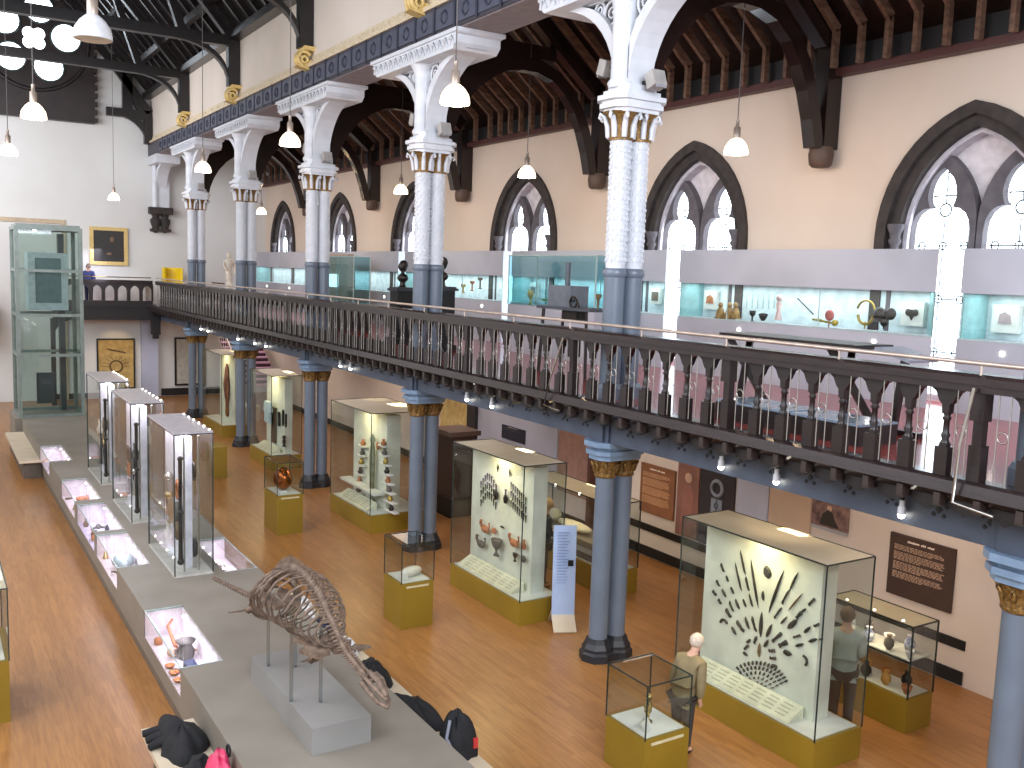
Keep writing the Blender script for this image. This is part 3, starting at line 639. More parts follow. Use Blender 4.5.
gobj('lidded_dish', 'little black lidded dish right of the dark goblet', 'dish', BRONZE, 763, 319, lambda b: b.lathe([(.03, -.03), (.06, .02), (.08, .08), (.02, .1)], n=10))
for k in range(6):
    gobj('glass_rod', 'thin pale rod mounted upright in the long wall case', 'rod', EDGEL, 747+k*5.5, 300, lambda b: b.cyl(0, 0, -.14, .1, .01, 6), X=11.8).__setitem__('group', 'pale rods in the wall case')
gobj('long_pointer', 'thin diagonal pointer mounted left of the red disc', 'instrument', BRONZE, 805, 305, lambda b: b.bar((0, .16, .1), (0, -.18, -.14), .014), X=11.8)
gobj('small_plate', 'round yellowish plate in the wall case left of the metal apparatus', 'plate', mat('olive_plate', (160, 164, 100), .5), 546, 300, lambda b: b.lathe([(.09, -.02), (.12, .02), (.13, .03), (.0, .03)], n=12))
for k, px in enumerate((463, 472, 480)):
    gobj('small_instrument', ['brass', 'wooden', 'tall brown'][k]+' instrument in the wall case right of the white-topped column, beside the dark busts', 'instrument', [BR2, TERRA, mat('brown_inst', (90, 70, 50), .6)][k], px, 293-k*2, lambda b: (b.lathe([(.07, 0), (.02, .03), (.02, .14+k*.03), (.06, .16+k*.03), (.06, .22+k*.03)], n=10)))
# pale screen and tan partition near the end of the gallery
t = thing('partition_panel', 'tan partition with a bright white screen at the far end of the gallery', 'partition', (10.4, 26.6, ZG))
MB().box(-.08, .08, -1.3, 1.3, 0, 2.0).build('board', mat('tan_board', (176, 152, 132), .7), t)
MB().box(-.11, -.08, -.55, .1, 1.05, 1.42).build('screen', mat('lit_screen', (255, 255, 255), .5, emit=(240, 248, 255), estr=1.6), t)
# free-standing glass cases on the gallery
def glass_box(b, x0, x1, y0, y1, z0, z1, top=True):
    b.quad((x0, y0, z0), (x1, y0, z0), (x1, y0, z1), (x0, y0, z1)); b.quad((x1, y0, z0), (x1, y1, z0), (x1, y1, z1), (x1, y0, z1))
    b.quad((x1, y1, z0), (x0, y1, z0), (x0, y1, z1), (x1, y1, z1)); b.quad((x0, y1, z0), (x0, y0, z0), (x0, y0, z1), (x0, y1, z1))
    if top: b.quad((x0, y0, z1), (x1, y0, z1), (x1, y1, z1), (x0, y1, z1))
def edges(b, x0, x1, y0, y1, z0, z1, r=.007):
    for x in (x0, x1):
        for y in (y0, y1): b.box(x-r, x+r, y-r, y+r, z0, z1)
    for z in (z1,):
        for x in (x0, x1): b.box(x-r, x+r, y0, y1, z-r, z+r)
        for y in (y0, y1): b.box(x0, x1, y-r, y+r, z-r, z+r)
t = thing('gallery_glass_case', 'tall free-standing case with aqua glass, between the busts and the fourth gallery column', 'display case', (9.5, 23.5, ZG))
MB().box(-.22, .22, -1.1, 1.1, 0, .5).build('base', DWOOD, t)
b = MB(); glass_box(b, -.22, .22, -1.1, 1.1, .5, 1.9); b.build('glass', glass('aqua_glass', (206, 236, 240), .06), t)
b = MB(); edges(b, -.22, .22, -1.1, 1.1, .5, 1.9, .01); b.build('glass_edge', EDGEL, t)
t = thing('gallery_show_case', 'wide glass show case with aqua light behind the metal apparatus', 'display case', (10.75, 15.3, ZG))
MB().box(-.35, .35, -1.5, 1.5, 0, .98).build('base', MAUVE, t)
b = MB(); glass_box(b, -.35, .35, -1.5, 1.5, .98, 1.98); b.build('glass', glass('aqua_glass2', (212, 240, 244), .07), t)
b = MB(); edges(b, -.35, .35, -1.5, 1.5, .98, 1.98, .01); b.build('glass_edge', EDGEL, t)
for k in range(3): 
    tag(MB().lathe([(.06, 0), (.02, .02), (.02, .12+.03*k), (.07, .2+.03*k), (.05, .3)], n=10).build('stemmed_vessel', [BR2, GREYPOT, TERRA][k], loc=(10.7, 16.4-k*1.15, ZG+.985)), ['brass', 'grey', 'reddish'][k]+' stemmed vessel in the wide glass show case on the gallery', 'vessel')
# busts, statue, table, metal apparatus, yellow chair
def bust(loc, lab, zt, m):
    t = thing('bust', lab, 'bust', loc)
    b = MB(); b.lathe([(.1, 0), (.07, .03), (.06, .1), (.07, .14)], n=12)
    b.lathe([(.03, .1), (.14, .14), (.19, .2), (.15, .26), (.065, .3), (.06, .36)], n=14, sx=.6); b.ball((0, 0, .45), .1, 14, 1.05, .85, 1.25); b.ball((-.1, 0, .44), .022, 6); b.build('figure', m, t)
    MB().ball((.02, 0, .49), .103, 12, 1., .9, 1.0).build('hair', m, t); return t
def bust_pedestal(loc, h, lab):
    t = thing('bust_pedestal', lab, 'pedestal', loc)
    b = MB(); b.box(-.24, .24, -.24, .24, 0, .12); b.box(-.2, .2, -.2, .2, .12, h-.08); b.build('body', BLACK, t)
    b = MB(); b.box(-.25, .25, -.25, .25, h-.08, h-.03); b.box(-.22, .22, -.22, .22, h-.03, h); b.build('cap', mat('pedestal_black', (52, 52, 58), .35), t)
bust_pedestal((9.0, 18.95, ZG), 1.23, 'black pedestal under the left bust'); bust((9.0, 18.95, ZG+1.23), 'dark bronze bust left of the white ornamented column', 0, BRONZE)
bust_pedestal((9.0, 17.1, ZG), 1.3, 'black pedestal half hidden by the white ornamented column'); bust((9.0, 17.1, ZG+1.3), 'dark curly bust right of the white ornamented column', 0, BRONZE)
t = thing('statue_pedestal', 'low pale pedestal under the white statue', 'pedestal', (9.5, 34.5, ZG)); MB().box(-.25, .25, -.25, .25, 0, .7).build('body', MAUVE, t); MB().box(-.28, .28, -.28, .28, .66, .72).build('cap', WHITE, t)
t = thing('statue', 'slim white marble statue standing at the far end of the gallery', 'statue', (9.5, 34.5, ZG+.72))
b = MB(); b.lathe([(.16, 0), (.16, .05), (.1, .06), (.12, .3), (.14, .6), (.1, .72), (.15, .9), (.17, 1.0), (.06, 1.06), (.05, 1.1)], n=14, sy=.8); b.ball((0, 0, 1.2), .09, 12, 1, 1, 1.2)
b.tube([(-.16, 0, 1.0), (-.2, -.05, .8), (-.1, -.12, .66)], [.04, .035, .028]); b.tube([(.16, 0, 1.0), (.2, 0, .78), (.19, -.04, .55)], [.04, .035, .025]); b.build('figure', MARBLE, t)
t = thing('bench', 'small dark bench on the gallery in front of the white statue', 'bench', (8.6, 33.3, ZG)); MB().box(-.2, .2, -.8, .8, .72, .8).build('seat', DWOOD, t)
for a_ in (-.7, .7):
    for s in (-.16, .16): MB().box(s-.02, s+.02, a_-.03, a_+.03, 0, .72).build('leg', BLACK, t)
MB().box(.18, .2, -.8, .8, .9, .96).build('back_rail', DWOOD, t)
t = thing('yellow_chair', 'bright yellow tub chair on the gallery near the end wall', 'chair', (8.15, 37.3, ZG+.5))
b = MB(); b.lathe([(.2, 0), (.3, .05), (.33, .3), (.32, .32)], n=20); b.build('seat', YELLOW, t)
MB().band([(.36*cos(a*PI/10-.25*PI+PI/12), .36*sin(a*PI/10-.25*PI)) for a in range(14)], [(.28*cos(a*PI/10-.25*PI+PI/12), .28*sin(a*PI/10-.25*PI)) for a in range(14)], 'z', .3, .9).build('backrest', YELLOW, t)
MB().box(-.3, .3, -.3, .3, -.5, .0).build('plinth', MAUVE, t)
for k in range(2): tag(MB().lathe([(.05, 0), (.06, .1), (.03, .4), (.05, .8), (.03, 1.1)], n=8).build('slim_ornament', MARBLE, loc=(9.0, 37.6-k*.5, ZG)), 'slim white ornament right of the yellow chair, %s of the two' % ['left', 'right'][k], 'ornament')
t = thing('metal_apparatus', 'grey metal apparatus with a chimney pipe standing on the narrow table', 'apparatus', (9.05, 12.75, ZG+1.1))
MB().box(-.18, .18, -.32, .32, 0, .34).build('box', mat('dull_metal', (120, 126, 136), .4, .5), t)
MB().cyl(0, .02, .34, .72, .045, 12).build('chimney', mat('dull_metal'+'2', (90, 96, 104), .4, .5), t)
b = MB(); b.ring((-.19, -.42, .08), .09, .02, 'x', 12, 5); b.tube([(-.1, -.32, .1), (-.18, -.5, .12), (-.2, -.6, 0.02)], .02, 5); b.build('handle', BRONZE, t)
t = thing('narrow_table', 'narrow grey table carrying the metal apparatus', 'table', (9.05, 12.55, ZG)); b = MB(); b.box(-.25, .25, -.75, .75, 1.05, 1.1); b.build('tabletop', mat('dull_metal'+'3', (84, 88, 98), .4, .4), t)
for a_ in (-.6, .6):
    for s in (-.2, .2): MB().bar((s, a_, 1.05), (s*1.1, a_*1.1, 0), .04).build('leg', BRONZE, t)
MB().box(-.1, .1, -.2, .2, .85, 1.05).build('drawer', BRONZE, t)
t = thing('map_table', 'large dark wooden table with crossed trestle legs on the gallery', 'table', (9.0, 7.85, ZG-.0))
MB().box(-.32, .32, -1.1, 1.0, .9, .95).build('tabletop', DWOOD, t)
for a_ in (-.85, .75):
    b = MB(); b.bar((-.28, a_-.1, 0), (.2, a_+.2, .9), .08); b.bar((.28, a_-.1, 0), (-.2, a_+.2, .9), .08); b.build('trestle', DWOOD, t)
MB().box(-.2, .2, -.8, .6, .68, .76).build('shelf', RAILTOP, t)
t = thing('reading_desk', 'sloping grey reading board at the near end of the dark gallery table', 'lectern', (9.0, 6.35, ZG))
b = MB(); b.cbox((0, 0, .88), (.5, .45, .03), 0, rad(14)); b.build('board', mat('grey_board', (150, 154, 166), .5), t)
b = MB(); b.bar((0, .1, 0), (0, 0, .86), .07); b.bar((0, -.25, .02), (0, .35, .02), .08); b.build('stand', DWOOD, t)
for k, (y0, y1, lab) in enumerate(((6.03, 6.92, 'low glass-topped case behind the balustrade, nearer the right edge of the photo'), (7.0, 8.05, 'low glass-topped case behind the balustrade, below the dark table'))):
    t = thing('low_case', lab, 'display case', (8.2, (y0+y1)/2, ZG)); h = (y1-y0)/2
    MB().box(-.3, .3, -h, h, 0, .2).build('body', DWOOD, t); MB().box(-.3, .3, -h, h, .2, .225).build('glass_top', mat('blue_grey_glass', (140, 160, 180), .12), t)
# loose cords hanging over the railing
for k, (a_, b_) in enumerate((((7.14, 10.12, 4.4), (7.14, 10.52, 3.46)), ((7.14, 4.4, 4.42), (7.14, 4.5, 3.46)))):
    d = MB(); d.tube([a_, tuple((Vector(a_)+Vector(b_))/2+Vector((0, .03, 0))), b_, (7.15, b_[1]-.35, 3.42)], .016, 6); tag(d.build('cord', STEEL), ['white cord hanging over the railing left of the tall near column', 'white cord hanging over the railing at the right edge of the photo'][k], 'cord')

# ------------------------------------------------------------------ pendant lamps
def pendant(loc, lab, top, lit=True, m=None):
    t = thing('pendant_lamp', lab, 'lamp', loc, group=None)
    b = MB(); b.lathe([(.175, 0), (.175, .03), (.16, .1), (.115, .17), (.065, .215), (.045, .22)], n=20); b.build('shade', (m or LAMPW) if lit else LAMPOFF, t)
    MB().lathe([(.165, -.004), (.165, .0)], n=20).build('diffuser', LAMPB if lit else WHITE, t)
    MB().lathe([(.05, .22), (.05, .37), (.025, .39), (.025, .48)], n=12).build('socket', mat('lamp_socket', (176, 160, 146), .4, .5), t)
    MB().tube([(0, 0, .48), (0, 0, top-loc[2])], .008, 5).build('cord', mat('lamp_cord', (90, 84, 82), .5), t)
    if lit: point('pendant_light', (loc[0], loc[1], loc[2]-.06), 16*LP, (255, 214, 166), .1)
    return t
pendant((5.33, 9.92, 7.13), 'large lit pendant lamp in front of the ornamented white capital, brightest in the photo', 14)
pendant((5.33, 15.68, 7.2), 'lit pendant lamp in the hall left of the nearest one, before the painted beam', 14)
pendant((5.33, 21.4, 7.18), 'lit pendant lamp in the hall before the farthest white capitals', 14)
pendant((5.33, 32.5, 7.1), 'lone small lit pendant lamp in front of the end wall', 14)
pendant((1.46, 9.9, 7.25), 'unlit white pendant lamp cut by the top edge of the photo', 16, False)
pendant((1.49, 15.6, 7.2), 'lit pendant lamp below the round window', 16)
pendant((1.57, 21.3, 7.18), 'lit pendant lamp at the left edge of the photo', 16)
for (y, z, lab) in ((10.1, 7.02, 'lit pendant lamp in the aisle, nearest one, between window arches'), (15.65, 7.06, 'lit pendant lamp in the aisle in front of the third window arch'), (21.3, 7.05, 'lit pendant lamp in the aisle left of the bust column'), (27.0, 7.05, 'small lit pendant lamp seen between the shafts of a far gallery column'), (32.4, 6.95, 'farthest lit pendant lamp of the aisle')):
    pendant((10.02, y, z), lab, 10.55)
# speakers on the upper columns
for j, (dy, zz, lab) in enumerate(((-.42, 7.95, ''), )): pass
def speaker(loc, rz, lab):
    t = thing('speaker', lab, 'speaker', loc, rz); b = MB(); b.cbox((0, 0, 0), (.2, .16, .2), 0, rad(-20)); b.build('cabinet', mat('speaker_beige', (168, 164, 160), .5), t)
    b = MB(); b.cbox((0, -.085, -.03), (.16, .02, .16), 0, rad(-20)); b.build('grille', mat('grey_mesh', (150, 150, 156), .6), t); MB().bar((0, .05, 0), (0, .25, 0), .04).build('bracket', BLACK, t)
spk = [(1, 'nearest tall'), (2, 'bust side'), (3, 'middle'), (4, 'statue side'), (5, 'farthest')]
for j, nm in spk:
    speaker((CX-.1, COLY[j]+.42, 7.93), PI, 'white speaker box on the far side of the %s gallery column' % nm)
    speaker((CX+.05, COLY[j]-.4, 7.68), 0, 'white speaker box on the near side of the %s gallery column' % nm)
# track spotlights under the gallery edge
SP = [(7.56, 'under the railing left of the dark text panel'), (6.75, 'above the fan of flints'), (5.25, 'above the dark text panel on the right'), (12.59, 'left of the near blue column'), (13.39, 'second to the left of the near blue column'), (18.35, 'right of the third blue column'), (18.9, 'right next to the third blue column'), (24.03, 'above the pink stairs'), (24.98, 'left above the pink stairs'), (26.56, 'beside the fourth blue column'), (29.81, 'right of the fifth blue column'), (30.67, 'just above the fifth blue column')]
def track_spot(y, lab, k):
    t = thing('spotlight', 'white spotlight on the gallery edge, %s' % lab, 'spotlight', (7.56, y, 3.14))
    MB().lathe([(.024, .13), (.024, .08), (.036, .06), (.036, 0)], n=12).build('body', WHITEI, t)
    MB().ball((0, 0, -.01), .034, 10).build('bulb', LAMPB, t)
    MB().box(-.012, .012, -.012, .012, .12, .4).build('stem', BLACK, t)
for k, (y, lab) in enumerate(SP): track_spot(y, lab, k)
# warm light that the spotlights throw onto the lower wall and the exhibits
for (y, ty, pw) in ((5.25, 7.6, 60), (6.75, 9.6, 60), (7.6, 7.5, 40), (12.6, 13.0, 60), (13.4, 15.5, 50), (16, 18, 40), (18.4, 20.9, 60), (24, 24, 50), (29.8, 30, 50)):
    spot('spot_beam', (7.7, y, 3.0), (11.4, ty, 1.5), pw*LS, (255, 228, 200), 75)
for y in (7, 12.7, 18.4, 24, 30, 35): area('under_gallery_light', (10.0, y, 3.3), 2.2, 26*LU, (255, 238, 222), (0, 0, -1))  # unseen broad lamps added to brighten the aisle under the gallery
# ------------------------------------------------------------------ lift
t = thing('glass_lift', 'tall glass lift shaft with pale green frame at the end of the long plinth', 'lift', (3.08, 29.9, 0))
fm = mat('lift_frame', (130, 142, 136), .4, .3); hx, hy = .8, .75
MB().box(-.95, .95, -.85, .95, 0, .77).build('base', PGREY, t)
for x in (-hx, hx):
    for y in (-hy, hy): MB().box(x-.05, x+.05, y-.05, y+.05, .77, 6.05).build('corner_post', fm, t)
for z in (.8, 2.5, 3.62, 4.85, 6.0):
    b = MB(); b.box(-hx, hx, -hy-.04, -hy+.04, z-.04, z+.04); b.box(-hx, hx, hy-.04, hy+.04, z-.04, z+.04); b.box(-hx-.04, -hx+.04, -hy, hy, z-.04, z+.04); b.box(hx-.04, hx+.04, -hy, hy, z-.04, z+.04); b.build('cross_frame', fm, t)
b = MB(); glass_box(b, -hx, hx, -hy, hy, .8, 6.0); b.build('glass', GLASSB, t)
MB().box(-hx, hx, -hy, hy, 6.0, 6.12).build('roof', fm, t)
MB().box(.35, .5, .3, .6, .8, 5.9).build('guide_rail', mat('dark_steel', (56, 62, 64), .4, .4), t)
b = MB(); b.band([(-.5, 3.75), (.5, 3.75), (.5, 5.35), (-.5, 5.35)], [(-.33, 3.95), (.33, 3.95), (.33, 5.2), (-.33, 5.2)], 'y', -.5, -.4, True); b.band([(-.5, 3.75), (.5, 3.75), (.5, 5.35), (-.5, 5.35)], [(-.42, 3.85), (.42, 3.85), (.42, 5.27), (-.42, 5.27)], 'y', -.4, .5, True); cb = b.build('cabin', mat('cabin_white', (190, 204, 210), .4), t)
MB().box(-.34, .34, -.46, -.45, 3.95, 5.2).build('cabin_glass', mat('cabin_glass', (92, 120, 126), .15), cb)
MB().box(-.28, .18, .35, .42, 1.0, 1.9).build('control_box', mat('dark_steel2', (50, 56, 58), .4), t)
MB().lathe([(.05, 0), (.05, .03)], (-.3, -.3, 5.93), 10).build('ceiling_light', LAMPB, t)
tag(MB().lathe([(.16, 0), (.1, .1), (.16, .2), (.08, .3), (.1, .38), (.02, .42)], n=9).build('carved_stone', mat('tan_stone', (150, 120, 88), .8, scale=12), loc=(4.2, 28.6, .77)), 'rough tan carved stone beside the foot of the glass lift', 'stone')
# tan door frame seen behind the lift
struct(MB().band([(2.0, 0), (2.0, 6.6), (4.6, 6.6), (4.6, 0)], [(2.15, 0), (2.15, 6.45), (4.45, 6.45), (4.45, 0)], 'y', YE-.06, YE).build('trim_14', mat('tan_frame', (196, 178, 150), .7)))
# paintings on the end wall
def painting(x0, x1, z0, z1, fr, lab, kind):
    t = thing('painting', lab, 'painting', ((x0+x1)/2, YE-.02, (z0+z1)/2)); a_, c = (x1-x0)/2, (z1-z0)/2; wd = .13 if kind else .05
    MB().band([(-a_, -c), (a_, -c), (a_, c), (-a_, c)], [(-a_+wd, -c+wd), (a_-wd, -c+wd), (a_-wd, c-wd), (-a_+wd, c-wd)], 'y', -.08, 0, True).build('frame', fr, t)
    MB().box(-a_+wd, a_-wd, -.04, -.02, -c+wd, c-wd).build('canvas', mat('dark_canvas', (42, 38, 36), .4) if kind else mat('gold_canvas', (196, 168, 104), .6, col2=(168, 140, 84), scale=4), t)
    b = MB()
    if kind: b.ball((.12, -.045, .25), .08, 10, 1, .1, 1.3); b.ball((.02, -.045, -.28), .1, 8, 1, .1, .5); b.build('sitter', mat('dim_flesh', (120, 96, 76), .6), t)
    else:
        b.ring((0, -.05, -.1), .22, .03, 'y', 20, 5)
        for k in range(5): b.cbox((-.25+.13*k, -.05, .55-.03*k), (.16, .01, .05), 0, 0, .4)
        for k in range(9): an = PI*k/8; b.bar((.26*cos(an), -.05, -.1+.26*sin(an)), (.5*cos(an), -.05, -.1+.4*sin(an)), .015)
        b.tube([(-.3, -.05, -.6), (-.1, -.05, -.35), (.12, -.05, -.45), (.3, -.05, -.75)], .025, 5); b.build('drawing', mat('brown_ink', (104, 78, 50), .7), t)
painting(5.4, 6.72, 5.02, 6.42, GOLDP, 'gilt framed dark portrait hanging high on the end wall beside the lift', 1)
painting(5.58, 6.93, .35, 2.27, BLACK, 'large golden picture in a black frame under the end gallery', 0)
spot('picture_beam', (6.2, 36.6, 3.0), (6.25, 38.2, 1.6), 40, (255, 214, 150), 60)

# ------------------------------------------------------------------ long plinth with its cases
P0, P1, PT = 2.3, 4.11, .77
t = thing('plinth', 'long low grey plinth running down the middle of the hall', 'plinth', (3.2, 16, 0))
INS = [(10.3, 12.3), (14.25, 16.17), (16.35, 18.35), (18.65, 20.6), (22.6, 24.55)]
YS = sorted([v for p in INS for v in p]); b = MB(); X0, X1 = P0-3.2, P1-3.2
b.box(X0+.48, X1-.48, 3-16, 29.0-16, 0, PT)
b.box(X0+.06, X0+.48, 3-16, 29-16, 0, .42); b.box(X1-.48, X1-.05, 3-16, 29-16, 0, .42)
segs = [3]+YS+[29.0]
for k in range(0, len(segs)-1, 2): b.box(X0, X0+.48, segs[k]-16, segs[k+1]-16, .42, PT)
R_INS = [(13.4, 15.2), (16.6, 18.4), (19.8, 21.5)]
segs = [3]+[v for p in R_INS for v in p]+[29.0]
for k in range(0, len(segs)-1, 2): b.box(X1-.48, X1, segs[k]-16, segs[k+1]-16, .42, PT)
b.build('body', PGREY, t)
MB().box(X0+.055, X0+.075, 3-16, 29-16, 0, .1).build('kick_board', PSIDE, t)
INL = ['nearest the viewer', 'holding a greenish bowl', 'with a violet lining', 'with a rosy lining', 'near the cream bench']
STL = mat('inset_lining', (226, 214, 220), .6)
def inset(x0, x1, y0, y1, lab, k, side):
    t = thing('inset_case', lab, 'display case', ((x0+x1)/2, (y0+y1)/2, .42)); a_, c = (x1-x0)/2-.01, (y1-y0)/2-.01
    MB().box(-a_, a_, -c, c, 0, .02).build('floor_lining', STL if k != 2 else mat('violet_lining', (206, 200, 232), .6), t)
    b = MB(); s = side; b.box(-s*a_-.01, -s*a_+.01, -c, c, .02, .33) ; b.box(-a_, a_, c-.02, c, .02, .33); b.box(-a_, a_, -c, -c+.02, .02, .33); b.build('back_lining', STL, t)
    b = MB(); b.quad((-a_, -c, .345), (a_, -c, .345), (a_, c, .345), (-a_, c, .345)); b.quad((s*a_, -c, .02), (s*a_, c, .02), (s*a_, c, .345), (s*a_, -c, .345)); b.build('glass', CLEAR, t)
    b = MB(); b.box(s*a_-.006, s*a_+.006, -c, c, .338, .352); b.box(-a_, a_, -c-.004, -c+.008, .338, .352); b.box(-a_, a_, c-.008, c+.004, .338, .352); b.box(s*a_-.006, s*a_+.006, -c, -c+.012, 0, .35); b.build('glass_edge', EDGEL, t)
    for j in range(4): MB().ball((-s*(a_-.05), -c+.3+j*(2*c-.6)/3, .31), .018, 6).build('tiny_lamp', LED, t)
    area('inset_light', ((x0+x1)/2, (y0+y1)/2, .42+.33), .25, 7*LI, (244, 232, 255), (0, 0, -1), 1.6).data.shape = 'RECTANGLE'
for k, (y0, y1) in enumerate(INS): inset(P0, P0+.48, y0, y1, 'lit case sunk in the left edge of the plinth, '+INL[k], k, -1)
INR = ['behind the nearest tall glass tower', 'behind the second tall glass tower', 'behind the farthest tall glass tower']
for k, (y0, y1) in enumerate(R_INS): inset(P1-.48, P1, y0, y1, 'lit case sunk in the right edge of the plinth, '+INR[k], k, 1)
# things inside the inset cases
def put(name, lab, cat, m, loc, f, rz=0, grp=None, rx=0):
    b = MB(); b.T = Matrix.Rotation(rz, 4, 'Z') @ Matrix.Rotation(rx, 4, 'Y'); f(b); return tag(b.build(name, m, loc=loc), lab, cat, grp)
Z0 = .445
put('pewter_jar', 'grey lidded jar standing in the nearest inset case', 'jar', GREYPOT, (2.6, 11.35, Z0), lambda b: b.lathe([(.09, 0), (.11, .08), (.07, .16), (.09, .18), (.12, .22), (.02, .24)], n=16))
put('long_pipe', 'long brown pipe leaning in the nearest inset case', 'pipe', TERRA, (2.53, 11.9, Z0+.07), lambda b: b.tube([(0, -.35, 0), (.02, .2, .08), (.1, .3, .12)], [.03, .018, .016]))
put('striped_shell', 'striped shell beside the grey jar in the nearest inset case', 'shell', mat('striped_shell', (212, 176, 150), .5, col2=(70, 56, 52), scale=18), (2.47, 11.45, Z0+.06), lambda b: b.ball((0, 0, 0), .07, 10, 1, 1.3, .8))
put('dark_book', 'dark blue book standing in front of the grey jar', 'book', CLOTHN, (2.52, 10.75, Z0), lambda b: b.box(-.06, .06, -.12, .12, 0, .17))
put('pale_book', 'lilac box beside the dark blue book in the nearest inset case', 'box', PALEBL, (2.65, 10.72, Z0), lambda b: b.box(-.05, .05, -.12, .12, 0, .14))
for q in range(3): put('copper_dish', ['front', 'middle', 'rear'][q]+' small copper dish along the glass of the nearest inset case', 'dish', COPPER, (2.37, 10.7+.22*q, Z0), lambda b: b.lathe([(.04, 0), (.06, .03), (.06, .035), (.03, .015)], n=12))
put('glass_dome', 'grey-green glass bowl in the second inset case from the viewer', 'bowl', mat('greenish_glass', (134, 150, 150), .15), (2.57, 15.3, Z0), lambda b: b.lathe([(.08, 0), (.16, .06), (.18, .12), (.12, .19), (.02, .21)], n=18))
put('tan_fossil', 'coiled tan fossil in front of the green glass bowl', 'fossil', mat('tan_fossil', (170, 140, 100), .6, scale=15), (2.6, 14.8, Z0+.05), lambda b: (b.ring((0, 0, 0), .12, .045, 'z', 16, 7), b.ball((0, 0, 0), .07, 8)))
put('pale_rock', 'pale pink rock beside the coiled fossil', 'rock', mat('pale_rock', (210, 190, 184), .7, scale=9), (2.47, 14.7, Z0+.04), lambda b: b.ball((0, 0, 0), .08, 7, 1, 1.4, .7))
put('dark_tool', 'dark hooked tool at the far end of the second inset case', 'tool', BRONZE, (2.62, 15.7, Z0+.04), lambda b: b.tube([(-.1, -.1, 0), (0, .05, .03), (.1, .1, 0)], .025))
for q, (xx, yy2, cc) in enumerate(((2.55, 17.5, GREYPOT), (2.5, 17.1, BRONZE), (2.62, 16.9, GREYPOT))): put('metal_part', 'curved metal part in the violet-lined inset case, '+['far', 'middle', 'near'][q]+' one', 'instrument', cc, (xx, yy2, Z0+.06), lambda b: (b.ring((0, 0, 0), .12, .025, 'z', 14, 5, 0, 4.2), b.ball((0, .1, .02), .05, 8)), q*1.1)
for q, (xx, yy2, cc) in enumerate(((2.55, 19.7, TERRA), (2.5, 19.3, BRASS), (2.6, 19.0, FLINTB))): put('shell_cup', 'small '+['reddish', 'brassy', 'brown'][q]+' cup in the rosy-lined inset case', 'cup', cc, (xx, yy2, Z0), lambda b: b.lathe([(.05, 0), (.02, .04), (.09, .1), (.1, .14), (.02, .06)], n=12))
for q, (xx, yy2, cc) in enumerate(((2.55, 23.7, GREYPOT), (2.55, 23.2, FLINT))): put('coiled_wire', ['grey', 'dark'][q]+' coiled object in the farthest inset case', 'instrument', cc, (xx, yy2, Z0+.05), lambda b: b.ring((0, 0, 0), .12, .03, 'z', 14, 5))
for q in range(3):
    put('white_vessel', 'white vessel in the right-hand inset case '+INR[q], 'vessel', WHITE, (3.85, R_INS[q][0]+.6, Z0), lambda b: b.lathe([(.06, 0), (.1, .06), (.05, .14), (.07, .18)], n=14))
    put('silver_ring', 'bright metal ring in the right-hand inset case '+INR[q], 'ring', STEEL, (3.8, R_INS[q][0]+1.1, Z0+.05), lambda b: b.ring((0, 0, 0), .11, .03, 'z', 14, 5))
EXTRA = [('small_bottle', 'bottle', lambda b: b.lathe([(.035, 0), (.05, .05), (.02, .11), (.025, .15)], n=10)), ('small_disc', 'disc', lambda b: b.lathe([(.07, 0), (.075, .012), (.03, .02)], n=14)), ('bent_tool', 'tool', lambda b: b.tube([(-.06, -.1, .02), (0, .02, .06), (.08, .1, .02)], .016)), ('round_box', 'box', lambda b: b.lathe([(.05, 0), (.05, .07), (.02, .085)], n=12)), ('small_cone', 'shell', lambda b: b.lathe([(.05, 0), (.035, .05), (.01, .12)], n=9))]
for q, (y0, y1) in enumerate(INS):
    for k in range(4):
        nm, ct, f = EXTRA[(k+q) % 5]; mm, cn = [(BRONZE, 'dark'), (TERRA, 'reddish'), (BRASS, 'brassy'), (GREYPOT, 'grey')][(k*3+q) % 4]
        put(nm, '%s %s in the inset case %s, %s quarter' % (cn, nm.replace('_', ' '), INL[q], ['nearest', 'second', 'third', 'farthest'][k]), ct, mm, (2.4 if k % 2 else 2.68, y0+.22+k*.47, Z0), f, k)
